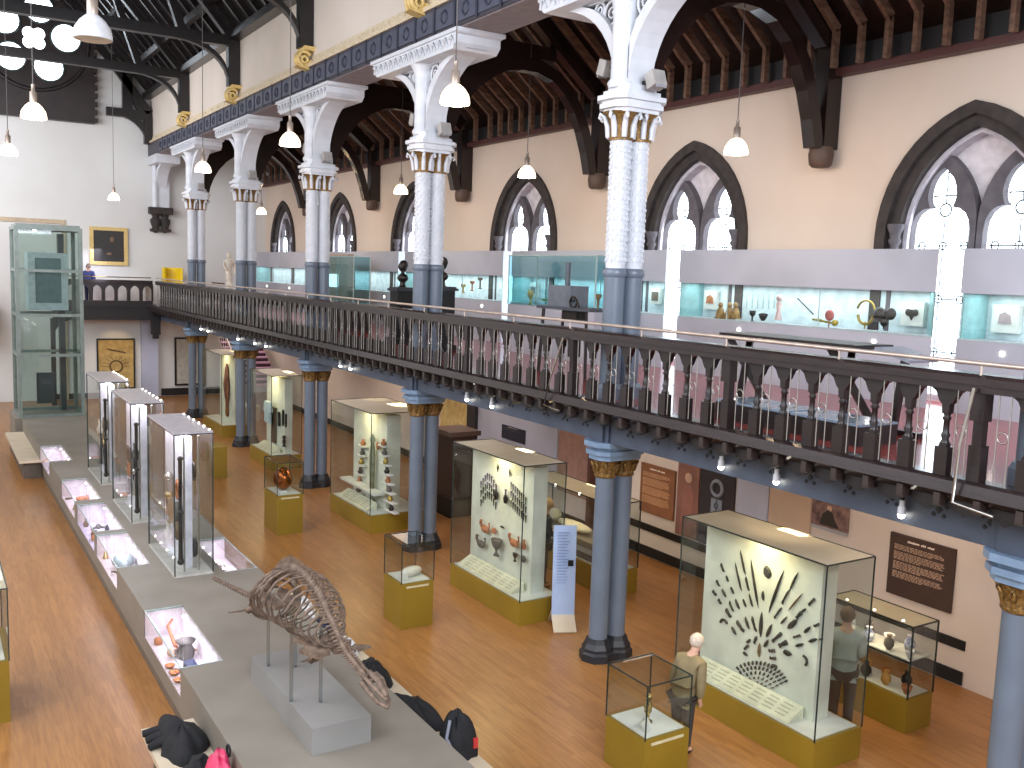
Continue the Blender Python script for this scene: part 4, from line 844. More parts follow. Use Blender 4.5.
# three glass towers on the plinth
TW = [(13.43, 15.2), (16.62, 18.45), (19.78, 21.5)]; TN = ['nearest', 'middle', 'farthest']
TOPM = mat('tower_top', (176, 172, 178), .3, .0)
for k, (y0, y1) in enumerate(TW):
    t = thing('glass_tower', '%s of the three tall glass towers standing on the plinth' % TN[k], 'display case', (3.2, (y0+y1)/2, PT)); h = (y1-y0)/2; zt = 2.05
    b = MB(); glass_box(b, -.26, .26, -h, h, .03, zt, False); b.build('glass', GLASS, t)
    MB().box(-.27, .27, -h-.01, h+.01, 0, .03).build('base', mat('tower_base', (190, 186, 178), .5), t)
    MB().box(-.27, .27, -h-.01, h+.01, zt, zt+.03).build('top', TOPM, t)
    b = MB(); edges(b, -.265, .265, -h-.004, h+.004, .02, zt-.004, .008); b.build('glass_edge', EDGE, t)
    for j in range(6): MB().ball((.25, -h+.12+j*(2*h-.24)/5, zt+.03), .016, 6).build('tiny_lamp', LED, t)
    MB().box(-.05, .05, -h+.3, h-.2, .03, zt-.1).build('back_panel', mat('tower_panel', (236, 230, 242), .4), t)
    b = MB()
    for x in (-.1, .1): b.cyl(x, -h+.14, .03, zt-.05, .014, 8)
    b.build('support_rod', STEEL, t)
    area('tower_light', (3.2, (y0+y1)/2, PT+zt-.03), .4, 34*LI, (246, 240, 255), (0, 0, -1), 1.6).data.shape = 'RECTANGLE'
    for q in range(9):
        side = -1 if q % 3 else 1; yy2 = y0+.4+(q*.61 % 1.2); zz = PT+.3+(q*.43 % 1.45); mm = [BRONZE, BRASS, TERRA, GREYPOT, FLINTB, STEEL, BRONZE, MARBLE, GREYPOT][(q+k) % 9]
        nm = ['dark_clock', 'brass_dial', 'red_mask', 'grey_gauge', 'wooden_model', 'steel_caliper', 'bronze_tool', 'white_plaque', 'pewter_flask'][(q+k) % 9]
        ht = ['foot', 'lower part', 'middle', 'upper part', 'top'][min(4, int((zz-PT)/.4))]
        b = MB(); X_ = side*.08 if side > 0 else -.09
        sh = (q+k) % 4
        if sh == 0: b.T = Matrix.Rotation(PI/2, 4, 'Y'); b.lathe([(.02, -.04), (.14, -.03), (.15, .0), (.13, .03)], n=14)
        elif sh == 1: b.box(-.03, .03, -.09, .09, -.18, .18); b.ball((0, 0, .24), .07, 8)
        elif sh == 2: b.ring((0, 0, 0), .12, .025, 'x', 14, 5); b.bar((0, -.12, -.12), (0, .1, .14), .03)
        else: b.lathe([(.05, -.15), (.08, -.05), (.03, .05), (.04, .15)], n=10)
        tag(b.build(nm, mm, loc=(3.195+X_*1.25, yy2, zz)), '%s at the %s of the %s glass tower, %s face' % (nm.replace('_', ' '), ht, TN[k], ['left', 'right'][side > 0]), 'exhibit')
    b = MB(); b.tube([(0, 0, .2), (0, .01, 1.0), (0, 0, 1.65)], [.035, .022, .03], 8); b.ball((0, 0, .18), .05, 8); b.ball((0, 0, .9), .04, 8); b.ball((0, 0, 1.68), .04, 8)
    tag(b.build('long_barrel', BRONZE, loc=(3.05, y0+.15, PT)), 'tall dark upright instrument at the near end of the %s glass tower' % TN[k], 'instrument')
# raised block and plesiosaur skeleton
t = thing('raised_block', 'grey block standing on the plinth below the skeleton', 'plinth', (3.19, 8.75, PT)); b = MB(); b.box(-.29, .29, -.93, .93, 0, .26); b.build('block', mat('block_grey', (140, 138, 134), .55, scale=1.2), t)
for k, (x, y) in enumerate(((2.92, 8.45), (3.16, 8.3), (2.98, 9.35), (3.22, 9.2))):
    put('clear_rod', 'clear acrylic rod holding up the skeleton above the grey block', 'rod', glass('acrylic%d' % k, (220, 226, 228), .2), (x, y, PT+.26), lambda b: b.cyl(0, 0, 0, .95, .018, 10), grp='acrylic rods under the skeleton')
t = thing('skeleton', 'brown skeleton of a long-necked marine reptile floating above the plinth', 'skeleton', (3.1, 8.75, 1.85))
O = Vector((3.1, 8.75, 1.85))
spine = [(3.16, 12.2, 1.1), (3.16, 11.3, 1.25), (3.15, 10.4, 1.43), (3.12, 9.8, 1.72), (3.1, 9.3, 2.08), (3.1, 8.8, 2.22), (3.12, 8.3, 2.16), (3.14, 8.0, 1.98), (3.18, 7.75, 1.76), (3.22, 7.5, 1.67), (3.24, 7.3, 1.62)]
def cr(P, n):
    out = []
    for i in range(len(P)-1):
        p0, p1, p2, p3 = [Vector(P[max(0, min(len(P)-1, i+j))]) for j in (-1, 0, 1, 2)]
        for k in range(n):
            u_ = k/n; out.append(.5*((2*p1)+(p2-p0)*u_+(2*p0-5*p1+4*p2-p3)*u_*u_+(3*p1-p0-3*p2+p3)*u_**3))
    return out+[Vector(P[-1])]
sp = [p-O for p in cr(spine, 9)]
b = MB(); 
for i, p in enumerate(sp):
    f = i/len(sp); r = .016+.035*math.exp(-((f-.5)/.25)**2)+(.006 if f > .6 else 0)
    q = sp[min(i+1, len(sp)-1)]-sp[max(i-1, 0)]; m4 = Matrix.Translation(p) @ q.to_track_quat('Z', 'X').to_matrix().to_4x4()
    b.T = m4; b.lathe([(r*.6, -.022), (r, -.016), (r*.8, 0), (r, .016), (r*.6, .022)], n=8)
    b.cbox((0, -r*1.2, 0), (.008, r*2.2, .016)); b.cbox((r*1.2, 0, 0), (r*1.6, .012, .014)); b.cbox((-r*1.2, 0, 0), (r*1.6, .012, .014)); b.cbox((0, r*1.2, 0), (.008, r*2.0, .014))
b.T = None; b.tube(sp, .01, 5); b.build('backbone', BONE, t)
for i in range(15):
    f = i/14; k = int((3.2+3.9*f)*9); p = sp[k]; wd = .1+.24*sin(PI*(f*.8+.15)); dp = .18+.4*sin(PI*(f*.78+.15))
    for s in (-1, 1):
        b = MB(); b.tube([(p.x+s*wd*sin(PI*j/8)*1.0, p.y+.05*sin(PI*j/8)-.02, p.z-dp*(1-cos(PI*j/8))/2-.01) for j in range(9)], [.014, .013, .013, .012, .012, .012, .011, .01, .009], 5); b.build('rib', BONE, t)
for f, nm, wd in ((.18, 'pelvic_plate', .22), (.85, 'shoulder_plate', .26)):
    k = int((3.2+3.9*f)*9); p = sp[k]; zz = p.z-.42*(1 if f > .5 else .75); b = MB()
    for s in (-1, 1): b.prism([(p.x+s*.02, p.y-.22), (p.x+s*wd*.6, p.y-.26), (p.x+s*wd, p.y-.05), (p.x+s*wd*.5, p.y+.05), (p.x+s*wd*.8, p.y+.24), (p.x+s*.03, p.y+.2)], 'z', zz-.02, zz+.02)
    b.build(nm, BONE, t)
def paddle(px, py, pz, dx, dy, dz, nm):
    b = MB(); A = Vector((px, py, pz)); D = Vector((dx, dy, dz)); side = D.cross(Vector((0, 0, 1))).normalized()
    b.tube([A, A+D*.18, A+D*.34], [.04, .022, .045], 7)
    for k in range(5):
        o_ = (k-2)*.028
        for j in range(7):
            a0 = A+D*(.37+.085*j)+side*o_*(1.3-.12*j); a1 = A+D*(.43+.085*j)+side*o_*(1.3-.12*(j+.8)); b.tube([a0, a1], [.012-.001*j, .011-.001*j], 5)
    b.build(nm, BONE, t)
paddle(.2, -.75, -.2, .24, -.05, .0, 'flipper'); paddle(-.05, -.6, -.3, -.05, .22, -.1, 'flipper'); paddle(.25, .8, -.15, .3, 1.1, .1, 'flipper'); paddle(-.15, .8, -.25, -.12, .75, -.28, 'flipper')
hd = sp[-1]; b = MB()
for s in (-1, 1): b.tube([(hd.x+s*.075, hd.y+.02, hd.z-.0), (hd.x+s*.07, hd.y-.12, hd.z-.03), (hd.x+s*.045, hd.y-.28, hd.z-.07), (hd.x, hd.y-.36, hd.z-.09)], [.03, .026, .02, .014], 6)
b.build('lower_jaw', BONE, t)
b = MB()
for s in (-1, 1): b.tube([(hd.x+s*.06, hd.y+.03, hd.z+.05), (hd.x+s*.065, hd.y-.1, hd.z+.05), (hd.x+s*.03, hd.y-.25, hd.z+.0), (hd.x, hd.y-.34, hd.z-.03)], [.02, .018, .024, .02], 6)
b.tube([(hd.x, hd.y+.04, hd.z+.07), (hd.x, hd.y-.15, hd.z+.07), (hd.x, hd.y-.33, hd.z)], [.025, .03, .02], 6); b.bar((hd.x-.065, hd.y-.09, hd.z+.05), (hd.x+.065, hd.y-.09, hd.z+.05), .03); b.bar((hd.x-.06, hd.y+.03, hd.z+.04), (hd.x+.06, hd.y+.03, hd.z+.04), .03)
b.build('skull', BONE, t)
# benches
def bench(x0, x1, y0, y1, z, lab):
    t = thing('bench', lab, 'bench', ((x0+x1)/2, (y0+y1)/2, 0)); a_, c = (x1-x0)/2, (y1-y0)/2
    MB().box(-a_, a_, -c, c, z-.06, z).build('seat', CREAMB, t); MB().box(-a_+.1, a_-.02, -c+.12, c-.1, 0, z-.06).build('support', mat('bench_shadow_grey', (96, 86, 76), .7), t)  # support in a darker grey than the seat
bench(1.86, 2.36, 24.5, 28.75, .45, 'long cream bench against the far left side of the plinth')
bench(1.78, 2.3, 6.2, 9.72, .45, 'cream bench at the near left side of the plinth, with coats on it')
bench(4.11, 4.56, 4.5, 13.0, .45, 'long cream bench along the right side of the plinth')
# coats and bags left on the benches
def cloth_heap(name, lab, cat, m, loc, sx, sy, sz, seed, rz=0, grp=None):
    rnd = random.Random(seed); b = MB(); V = []; Fs = []; n, mm_ = 22, 9
    ph = [rnd.uniform(0, 6.3) for _ in range(8)]
    for i in range(mm_):
        v = i/(mm_-1)*PI/2
        for k in range(n):
            a = 2*PI*k/n; r = cos(v)*(1+.16*sin(3*a+ph[0])+.1*sin(5*a+ph[1]+v*2)+.07*sin(9*a+ph[2]))+.002
            zz = sin(v)*(1+.14*sin(2*a+ph[3])+.1*sin(7*a+ph[4]+3*v))
            V.append((r*sx*cos(a), r*sy*sin(a), zz*sz))
    for i in range(mm_-1):
        for k in range(n): k2 = (k+1) % n; Fs.append((i*n+k, i*n+k2, (i+1)*n+k2, (i+1)*n+k))
    b.add(V, Fs, True); b.add(V[:n], [tuple(range(n-1, -1, -1))])
    t = thing(name, lab, cat, loc, rz, grp); b.build('fabric', m, t); return t
c1 = cloth_heap('coat', 'black crumpled coat with sleeves on the near left bench', 'coat', CLOTHK, (2.06, 9.2, .45), .22, .42, .22, 3)
for k in range(3): MB().tube([(-.1, .0+.12*k, .08), (-.2, .05+.13*k, .05), (-.3, .02+.16*k, .035)], [.06, .05, .035], 7).build('sleeve', CLOTHK, c1)
c2 = cloth_heap('coat', 'black coat lying in front of the first coat, beside the pink bag', 'coat', CLOTHK, (2.08, 8.52, .45), .19, .25, .16, 5)
c3 = cloth_heap('backpack', 'pink backpack at the bottom edge of the photo on the near left bench', 'backpack', PINK, (2.17, 8.2, .45), .13, .17, .34, 6)
MB().ring((.08, .0, .36), .05, .012, 'x', 12, 5).build('handle', CLOTHK, c3)
cb1 = cloth_heap('backpack', 'black backpack standing on the right bench, nearest the viewer', 'backpack', CLOTHK, (4.36, 7.75, .45), .17, .2, .4, 11)
MB().box(.12, .17, -.15, -.05, .1, .2).build('red_label', mat('red_cloth', (190, 50, 46), .7), cb1); MB().tube([(-.1, -.15, .1), (-.16, -.1, .25), (-.08, -.02, .38)], .018, 6).build('strap', mat('grey_strap', (120, 124, 136), .6), cb1)
cloth_heap('coat', 'black coat lying on the right bench between the two bags', 'coat', CLOTHK, (4.34, 8.6, .45), .2, .45, .2, 12)
cb2 = cloth_heap('handbag', 'dark navy bag on the right bench behind the skull of the skeleton', 'bag', CLOTHK, (4.3, 9.6, .45), .17, .3, .26, 13); MB().tube([(-.12, .1, .1), (-.22, .2, .16), (-.24, .1, .2)], [.05, .045, .04], 6).build('flap', CLOTHN, cb2)
c4 = cloth_heap('coat', 'dark coat on the right bench below the rib cage', 'coat', CLOTHN, (4.3, 11.2, .45), .18, .45, .2, 14)
cloth_heap('carrier_bag', 'white carrier bag on the right bench beside the dark coat', 'bag', mat('white_bag', (226, 224, 222), .5), (4.28, 11.95, .45), .17, .3, .26, 15)
cloth_heap('paper_bag', 'second white bag on the right bench, nearer the viewer than the dark coat', 'bag', mat('white_bag2', (210, 212, 216), .5), (4.32, 10.55, .45), .14, .2, .2, 16)

# ------------------------------------------------------------------ display cases on the floor
FROST = mat('frosted_top', (176, 168, 140), .25, col2=(166, 158, 130), scale=1.5)
def case(lab, x0, x1, y0, y1, zb, zt, name='display_case', basem=None, light=20, lightcol=(255, 232, 176), panel=None, label_board=True, edge=.0065, frost=True):
    cx, cy = (x0+x1)/2, (y0+y1)/2; a_, c = (x1-x0)/2, (y1-y0)/2
    t = thing(name, lab, 'display case', (cx, cy, 0))
    b = MB(); b.box(-a_, a_, -c, c, 0, zb); b.box(-a_+.06, -a_+.5 if a_ > .3 else a_-.06, -c-.012, -c, zb-.06, zb-.03) if False else None; b.build('base', basem or OCHRE, t)
    MB().box(-a_+.04, a_-.04, -c+.04, c-.04, zb, zb+.012).build('deck', WHITE, t)
    b = MB(); glass_box(b, -a_, a_, -c, c, zb, zt, not frost); b.build('glass', GLASS, t)
    if frost:
        MB().box(-a_, a_, -c, c, zt-.012, zt).build('frosted_top', FROST, t)
    b = MB(); edges(b, -a_, a_, -c, c, zb, zt, edge); b.build('glass_edge', EDGE, t)
    if panel:
        px0, px1, py0, py1 = panel; MB().box(px0-cx, px1-cx, py0-cy, py1-cy, zb+.012, zt-.1).build('back_panel', PANELW, t)
        if label_board:
            b = MB(); x = -a_+.06; b.prism([(x, zb+.02), (x+.24, zb+.16), (x+.24, zb+.012), (x, zb+.012)], 'y', py0-cy+.1, py1-cy-.1); lb = b.build('label_board', mat('label_cream', (224, 222, 196), .6), t)
            b = MB()
            for k in range(7):
                yk = py0-cy+.2+k*(py1-py0-.4)/7
                for r in range(4): xx = x+.05+.045*r; b.box(xx, xx+.012, yk, yk+.14, zb+.02+(xx-x)*.583, zb+.024+(xx-x+.012)*.583)
            b.build('label_text', mat('label_ink', (200, 197, 172), .7), lb)
    if light:
        area('case_light', (cx-.15, cy, zt-.04), .35, light*LG, lightcol, (.1, 0, -1), (y1-y0)*.8).data.shape = 'RECTANGLE'
    return t
BIG = [case('big glass case with the fan of flints on a white panel', 7.91, 8.68, 6.3, 8.5, .36, 2.3, light=34, panel=(8.25, 8.5, 6.62, 8.42)),
       case('tall glass case with pins, bronze vessels and bowls left of the near blue column', 7.4, 8.15, 11.34, 13.5, .36, 2.42, light=34, panel=(7.75, 8.0, 11.6, 13.46)),
       case('tall glass case with small stepped shelves behind the pedestal with the white shell', 7.4, 8.65, 16.85, 18.98, .36, 2.4, light=30, panel=(7.85, 8.15, 17.1, 18.8)),
       case('tall glass case with hanging dark objects, between the fourth and fifth blue columns', 7.5, 8.3, 23.35, 25.2, .36, 2.42, light=30, panel=(7.9, 8.1, 23.5, 25.0)),
       case('farthest tall glass case, holding a red-brown carving', 7.6, 8.4, 28.4, 30.6, .36, 2.5, light=30, panel=(8.05, 8.2, 28.6, 30.3), label_board=False)]
# the fan of flints: where each stone hangs on the panel
K = 150/678.
FS = [(228, 90, 252, 205, 9), (252, 210, 268, 275, 10), (268, 285, 285, 350, 9), (205, 145, 235, 280, 7), (275, 130, 310, 355, 12), (425, 180, 355, 375, 14), (490, 190, 450, 275, 10), (450, 270, 415, 335, 10), (510, 285, 445, 365, 8), (415, 350, 380, 400, 9), (330, 275, 332, 320, 14), (325, 370, 318, 485, 20), (345, 160, 353, 220, 50),
      (140, 150, 155, 190, 12), (165, 205, 175, 235, 10), (120, 225, 135, 255, 10), (185, 255, 200, 290, 10), (102, 272, 120, 295, 16), (145, 265, 165, 305, 12), (128, 310, 142, 335, 12), (205, 310, 225, 360, 13), (178, 320, 198, 370, 9), (240, 310, 255, 350, 10), (162, 355, 185, 395, 20), (188, 435, 210, 475, 16), (210, 410, 245, 460, 20), (250, 390, 268, 450, 14), (280, 390, 300, 460, 14), (370, 425, 345, 485, 18), (415, 465, 370, 505, 18), (440, 390, 410, 425, 10), (565, 310, 535, 340, 15), (525, 355, 505, 370, 12), (505, 370, 480, 400, 18), (485, 405, 440, 445, 26), (585, 425, 560, 435, 14), (545, 437, 515, 465, 16), (500, 475, 465, 485, 12), (575, 492, 535, 505, 16), (602, 490, 588, 495, 10), (515, 515, 475, 525, 16), (440, 505, 400, 525, 24), (460, 562, 420, 550, 28), (390, 580, 360, 578, 16), (395, 615, 365, 612, 16), (385, 545, 355, 545, 18), (355, 495, 335, 530, 18), (302, 480, 290, 515, 14), (275, 495, 255, 510, 16), (265, 520, 245, 540, 15), (262, 570, 240, 550, 16), (315, 510, 312, 575, 18)]
def flint(p, q, wd, m, lab, grp, kind):
    P, Q = at(690+p[0]*K, 530+p[1]*K, X=8.24), at(690+q[0]*K, 530+q[1]*K, X=8.24); c = (P+Q)/2; d = Q-P; L = max(d.length, .02); w_ = wd*K/86.
    b = MB(); an = math.atan2(d.z, d.y); b.T = Matrix.Rotation(an, 4, 'X')
    pr = [(-.5, .25), (-.42, .5), (-.1, .42), (.2, .3), (.42, .5), (.5, .3)] if kind else [(-.5, .08), (-.25, .4), (.1, .5), (.35, .35), (.5, .06)]
    V = [(0, u_*L, v_*w_) for u_, v_ in pr]+[(0, u_*L, -v_*w_) for u_, v_ in reversed(pr)]; n_ = len(V)
    V2 = [(-.02, v[1]*.7, v[2]*.6) for v in V]; b.add(V+V2, [(i, (i+1) % n_, n_+(i+1) % n_, n_+i) for i in range(n_)]+[tuple(range(n_, 2*n_)), tuple(range(n_-1, -1, -1))])
    return tag(b.build('flint_tool', m, loc=c), lab, 'flint', grp)
for k, (a0, b0, a1, b1, wd) in enumerate(FS):
    ln = math.hypot(a1-a0, b1-b0)
    if k == 12: flint((a0, b0), (a1, b1), wd, FLINT, 'large round dark flint at the top of the fan', None, 0)
    elif k == 51: flint((a0, b0), (a1, b1), wd, FLINTB, 'yellow-brown flint at the heart of the fan', None, 0)
    elif ln > 75: flint((a0, b0), (a1, b1), wd, FLINT if k not in (8,) else FLINTB, 'long slender blade or point in the upper middle of the flint fan', 'long points of the flint fan', 0)
    elif a0 < 300: flint((a0, b0), (a1, b1), wd, FLINT, 'dark flint tool on the left wing of the fan', 'flints on the left wing', k % 2)
    else: flint((a0, b0), (a1, b1), wd, FLINT, 'dark flint tool on the right wing of the fan', 'flints on the right wing', k % 2)
for k, (cx2, cy2, s) in enumerate(((152, 425, -1), (510, 590, 1))):
    p = at(690+cx2*K, 530+cy2*K, X=8.235); b = MB(); b.ring((0, 0, 0), .055, .016, 'x', 12, 6, *((PI/2, PI*1.25) if s > 0 else (PI*.0, PI*.9))); tag(b.build('curved_flint', FLINT, loc=p), 'curved hook-shaped flint at the lower %s of the fan' % ['left', 'right'][k], 'flint')
for row in range(6):
    n_ = [15, 13, 10, 8, 6, 4][row]; R0 = [148, 126, 103, 81, 59, 38][row]
    for k in range(n_):
        an = rad(236+(k/(n_-1))*98); x_ = 300+R0*cos(an); y_ = 748+R0*sin(an); dx, dy = cos(an), sin(an); l_ = 11-row
        flint((x_-dx*l_, y_-dy*l_), (x_+dx*l_, y_+dy*l_), 9-row*.7, FLINT if row < 3 else FLINTB, 'tiny arrowhead in the lower rows of the flint fan', 'arrowheads at the foot of the fan', 0)
# case two: pins, vessels, duck-shaped bowls
def onp(name, lab, cat, m, px, py, X, f, grp=None):
    p = at(px, py, X=X); b = MB(); f(b); return tag(b.build(name, m, loc=p), lab, cat, grp)
for s, n_, x0 in ((0, 8, 481), (1, 8, 511)):
    for k in range(n_):
        px = x0+k*2.1; py = [481, 478, 475, 473, 474, 476, 480, 484][k] if s == 0 else 483+k*2.2; c = 2
        for r in range(3): onp('bronze_pin', 'slim bronze pin in the %s rows of the pins case' % ['left', 'right'][s], 'pin', BRONZE, px, py+r*9+(4 if s == 0 else 3), 7.73, lambda b: (b.tube([(0, 0, -.055), (0, 0, .05)], [.006, .012], 5), b.ball((0, 0, .055), .014, 6)), '%s rows of bronze pins' % ['left', 'right'][s])
for k, (px, py, l) in enumerate(((496, 493, 'left'), (505.5, 497, 'right'))): onp('bronze_jug', 'dark bronze jug in the middle of the pins, %s one' % l, 'jug', BRONZE, px, py, 7.7, lambda b: b.lathe([(.03, -.1), (.05, -.06), (.055, -.02), (.02, .04), (.02, .1), (.03, .12)], n=12, sx=.6))
for k, (px, py) in enumerate(((498, 468), (510, 473))): onp('bronze_leaf', 'small bronze leaf above the %s jug' % ['left', 'right'][k], 'ornament', BRONZE, px, py, 7.73, lambda b: b.prism([(0, -.06), (.025, 0), (0, .07), (-.025, 0)], 'x', -.01, 0))
def duck(b, s=1.): b.ball((0, 0, 0), .09*s, 10, .5, 1.3, .7); b.tube([(0, .1*s, .02), (0, .15*s, .06), (0, .13*s, .12*s)], [.03, .022, .028], 6); b.tube([(0, -.08*s, .02), (0, -.13*s, .07), (0, -.12*s, .13*s)], [.02, .015, .02], 6)
onp('duck_bowl', 'reddish bird-shaped bowl at the upper left below the pins', 'bowl', TERRA, 485, 529, 7.68, duck); onp('duck_bowl', 'dark grey bird-shaped bowl at the left above the label board', 'bowl', GREYPOT, 481, 544, 7.68, duck)
onp('pedestal_cup', 'large grey pedestal cup in the middle below the pins', 'cup', GREYPOT, 496.5, 546, 7.66, lambda b: b.lathe([(.07, -.16), (.06, -.14), (.025, -.1), (.03, -.06), (.1, .0), (.13, .1), (.12, .11), (.08, .06)], n=18, sx=.6))
onp('duck_bowl', 'reddish horned bowl at the right of the large grey cup', 'bowl', TERRA, 514, 543, 7.68, duck); onp('small_bowl', 'small terracotta pot above the large grey cup', 'pot', TERRA, 494, 531, 7.69, lambda b: b.lathe([(.04, -.04), (.06, 0), (.03, .05)], n=12, sx=.6))
onp('tripod_cup', 'small dark tripod cup at the lower right above the label board', 'cup', BRONZE, 515, 557, 7.69, lambda b: b.lathe([(.04, -.07), (.012, -.03), (.05, .02), (.055, .06)], n=12, sx=.6)); onp('red_jug', 'red jug close to the glass edge at the right of the pins case', 'jug', TERRA, 524, 545, 7.69, lambda b: b.lathe([(.03, -.07), (.05, -.02), (.02, .05), (.03, .08)], n=12, sx=.6)); onp('dark_pot', 'dark round pot at the bottom right corner of the pins case', 'pot', GREYPOT, 523.5, 559, 7.69, lambda b: b.lathe([(.03, -.05), (.06, .0), (.03, .05)], n=12, sx=.6)); onp('bronze_boat', 'small boat-shaped bronze right above the large grey cup', 'ornament', BRONZE, 502, 527, 7.7, lambda b: b.ball((0, 0, 0), .05, 8, .4, 1.3, .35))
# case three: stepped shelves
for s, x0 in ((0, 362.5), (1, 383)):
    for r in range(8):
        y = 446+r*9.3; off = (r*1.1 if s else -r*.9)
        p = at(x0+off, y, X=7.78); b = MB(); b.box(-.04, .07, -.16-.012*r, .16+.012*r, -.014, .014); tag(b.build('step_shelf', WHITE, loc=p), 'little white shelf of the %s stair in the stepped case' % ['left', 'right'][s], 'shelf', '%s stair of little shelves' % ['left', 'right'][s])
        b = MB(); b.lathe([(.045, .014), (.06, .06), (.028, .1), (.035, .14)], (.01, -.03, 0), 10); tag(b.build('small_vessel', [TERRA, GREYPOT, BR2, BRONZE][r % 4], loc=p+Vector((0, .03, 0))), 'small vessel on the %s stair of shelves, %s from the top' % (['left', 'right'][s], ['first', 'second', 'third', 'fourth', 'fifth', 'sixth', 'seventh', 'eighth'][r]), 'vessel')
p = at(372, 480, X=7.75); t = thing('carved_figure', 'tall slim green-brown figure between the two little stairs', 'statue', (7.75, p.y, .62)); b = MB(); b.lathe([(.1, -.2), (.1, -.12), (.06, -.1), (.07, .3), (.08, .8), (.05, 1.05), (.02, 1.1)], n=12, sx=.7); b.build('figure', mat('verdigris_figure', (98, 92, 62), .6, col2=(130, 134, 110), scale=6), t)
MB().lathe([(.05, 1.08), (.06, 1.15), (.01, 1.24)], n=10).build('head', mat('verdigris_head', (150, 156, 132), .6), t)
onp('round_shield', 'small tan round shield right of the tall slim figure', 'shield', TERRA, 372+6, 446, 7.78, lambda b: b.ball((0, 0, 0), .08, 10, .3))
p = at(353, 497, X=7.6); tag(MB().box(-.12, .12, -.9, .9, -.02, .02).build('ledge_shelf', WHITE, loc=(7.68, 17.95, .72)), 'long white ledge under the little stairs', 'shelf')
# case four and five exhibits
for k, (px, py, l, w_) in enumerate(((271, 405, .36, .03), (273, 415, .3, .04), (279, 412, .3, .05), (283, 410, .38, .03), (286, 414, .3, .035))): onp('hanging_tool', ['leftmost', 'second', 'third', 'fourth', 'rightmost'][k]+' of the dark tools hanging in the fourth tall case', 'tool', BRONZE, px, py, 7.86, lambda b: (b.box(-.02, .02, -w_, w_, -l, 0), b.ball((0, 0, -l), w_*1.6, 8, .4)))
onp('upright_board', 'brown upright board in the middle of the hanging tools', 'board', mat('brown_board', (96, 76, 58), .7), 274, 424, 7.86, lambda b: b.box(-.02, .02, -.13, .13, -.5, .45))
onp('small_idol', 'small black idol low in the case of hanging tools', 'figurine', BLACK, 284, 441, 7.87, lambda b: (b.lathe([(.06, -.14), (.03, -.1), (.05, .0), (.02, .06)], n=8), b.ball((0, 0, .1), .05, 8)))
onp('white_garment', 'pale blue garment hanging at the left of the case of tools', 'garment', mat('pale_blue_cloth', (176, 202, 214), .8), 268, 409, 7.7, lambda b: b.prism([(-.2, .2), (.2, .2), (.28, -.05), (.18, -.1), (.2, -.35), (-.2, -.35), (-.18, -.1), (-.28, -.05)], 'x', -.04, .04))
t = thing('wood_carving', 'red-brown carved wooden bird figure in the farthest tall case', 'statue', (8.0, 29.3, .5)); b = MB(); b.lathe([(.06, .0), (.1, .1), (.08, .4), (.15, .7), (.2, 1.0), (.14, 1.25), (.1, 1.5), (.04, 1.65)], n=12, sx=.5); b.tube([(0, -.1, .9), (-.05, -.3, .7), (-.05, -.28, .4)], [.05, .04, .02], 7); b.build('body', mat('red_wood', (150, 92, 52), .5, col2=(84, 44, 34), scale=5), t)
# small pedestals
def pedestal_case(x0, x1, y0, y1, zb, zt, lab):
    t = case(lab, x0, x1, y0, y1, zb, zt, name='pedestal_case', light=0, frost=False, lightcol=(255, 240, 214), edge=.006)
    a_, c = (x1-x0)/2, (y1-y0)/2; MB().box(-a_+.08, a_-.08, -c-.006, -c, zb-.07, zb-.04).build('label_strip', mat('label_cream2', (210, 200, 160), .6), t); return t
pedestal_case(5.78, 6.3, 12.0, 12.6, .68, 1.27, 'ochre pedestal case with a white shell in front of the third blue column')
pedestal_case(5.74, 6.26, 17.5, 18.3, .78, 1.42, 'ochre pedestal case with a copper ball')
pedestal_case(6.12, 6.72, 6.95, 7.6, .52, 1.1, 'ochre pedestal case with a small figure at the bottom of the photo')
tag(MB().box(5.92-6.1, 6.27-6.1, -.3, .3, 0, .77).build('ochre_pedestal', OCHRE, loc=(6.1, 23.25, 0)), 'plain ochre pedestal behind the nearest glass tower', 'pedestal')
put('white_shell', 'large white shell on the pedestal in front of the third blue column', 'shell', MARBLE, (6.08, 12.3, .69), lambda b: (b.ball((0, 0, .07), .12, 12, 1.6, .85, .6), b.ball((.13, 0, .06), .06, 8), b.tube([(-.1, 0, .1), (-.19, .02, .05)], [.04, .015], 7)), .3)
put('caption_card', 'small white caption card before the white shell', 'card', WHITE, (5.9, 12.12, .69), lambda b: b.cbox((0, 0, .05), (.12, .01, .1), .5, -.5))
put('copper_ball', 'large polished copper ball in the pedestal case', 'ball', COPPER, (6.0, 17.95, .79), lambda b: b.ball((0, 0, .23), .23, 20, .8, 1, 1))
put('caption_card', 'bright caption card before the copper ball', 'card', WHITE, (5.9, 17.62, .79), lambda b: b.cbox((0, 0, .03), (.16, .01, .06), .2, -.8))
put('gold_figurine', 'small black and gold figure in the pedestal case at the bottom of the photo', 'figurine', mat('gold_dots', (214, 184, 110), .4, .3, col2=(34, 28, 24), scale=22), (6.4, 7.25, .53), lambda b: (b.lathe([(.05, 0), (.05, .02), (.02, .03), (.02, .08), (.04, .12), (.045, .2), (.03, .24)], n=10), b.ball((0, 0, .28), .04, 10)))
put('caption_card', 'white caption card in the pedestal case at the bottom of the photo', 'card', WHITE, (6.28, 7.12, .53), lambda b: b.cbox((0, 0, .05), (.17, .01, .12), .5, -.6))
# case at the left edge of the photo
case('ochre case cut by the left edge of the photo', .1, .72, 11.5, 12.6, .72, 1.55, light=6, lightcol=(255, 240, 214))
put('green_stone', 'pale green stone in the case at the left edge of the photo', 'stone', mat('green_stone', (150, 166, 140), .5), (.55, 11.9, .74), lambda b: b.ball((0, 0, .07), .1, 8, 1, 1.2, .7))
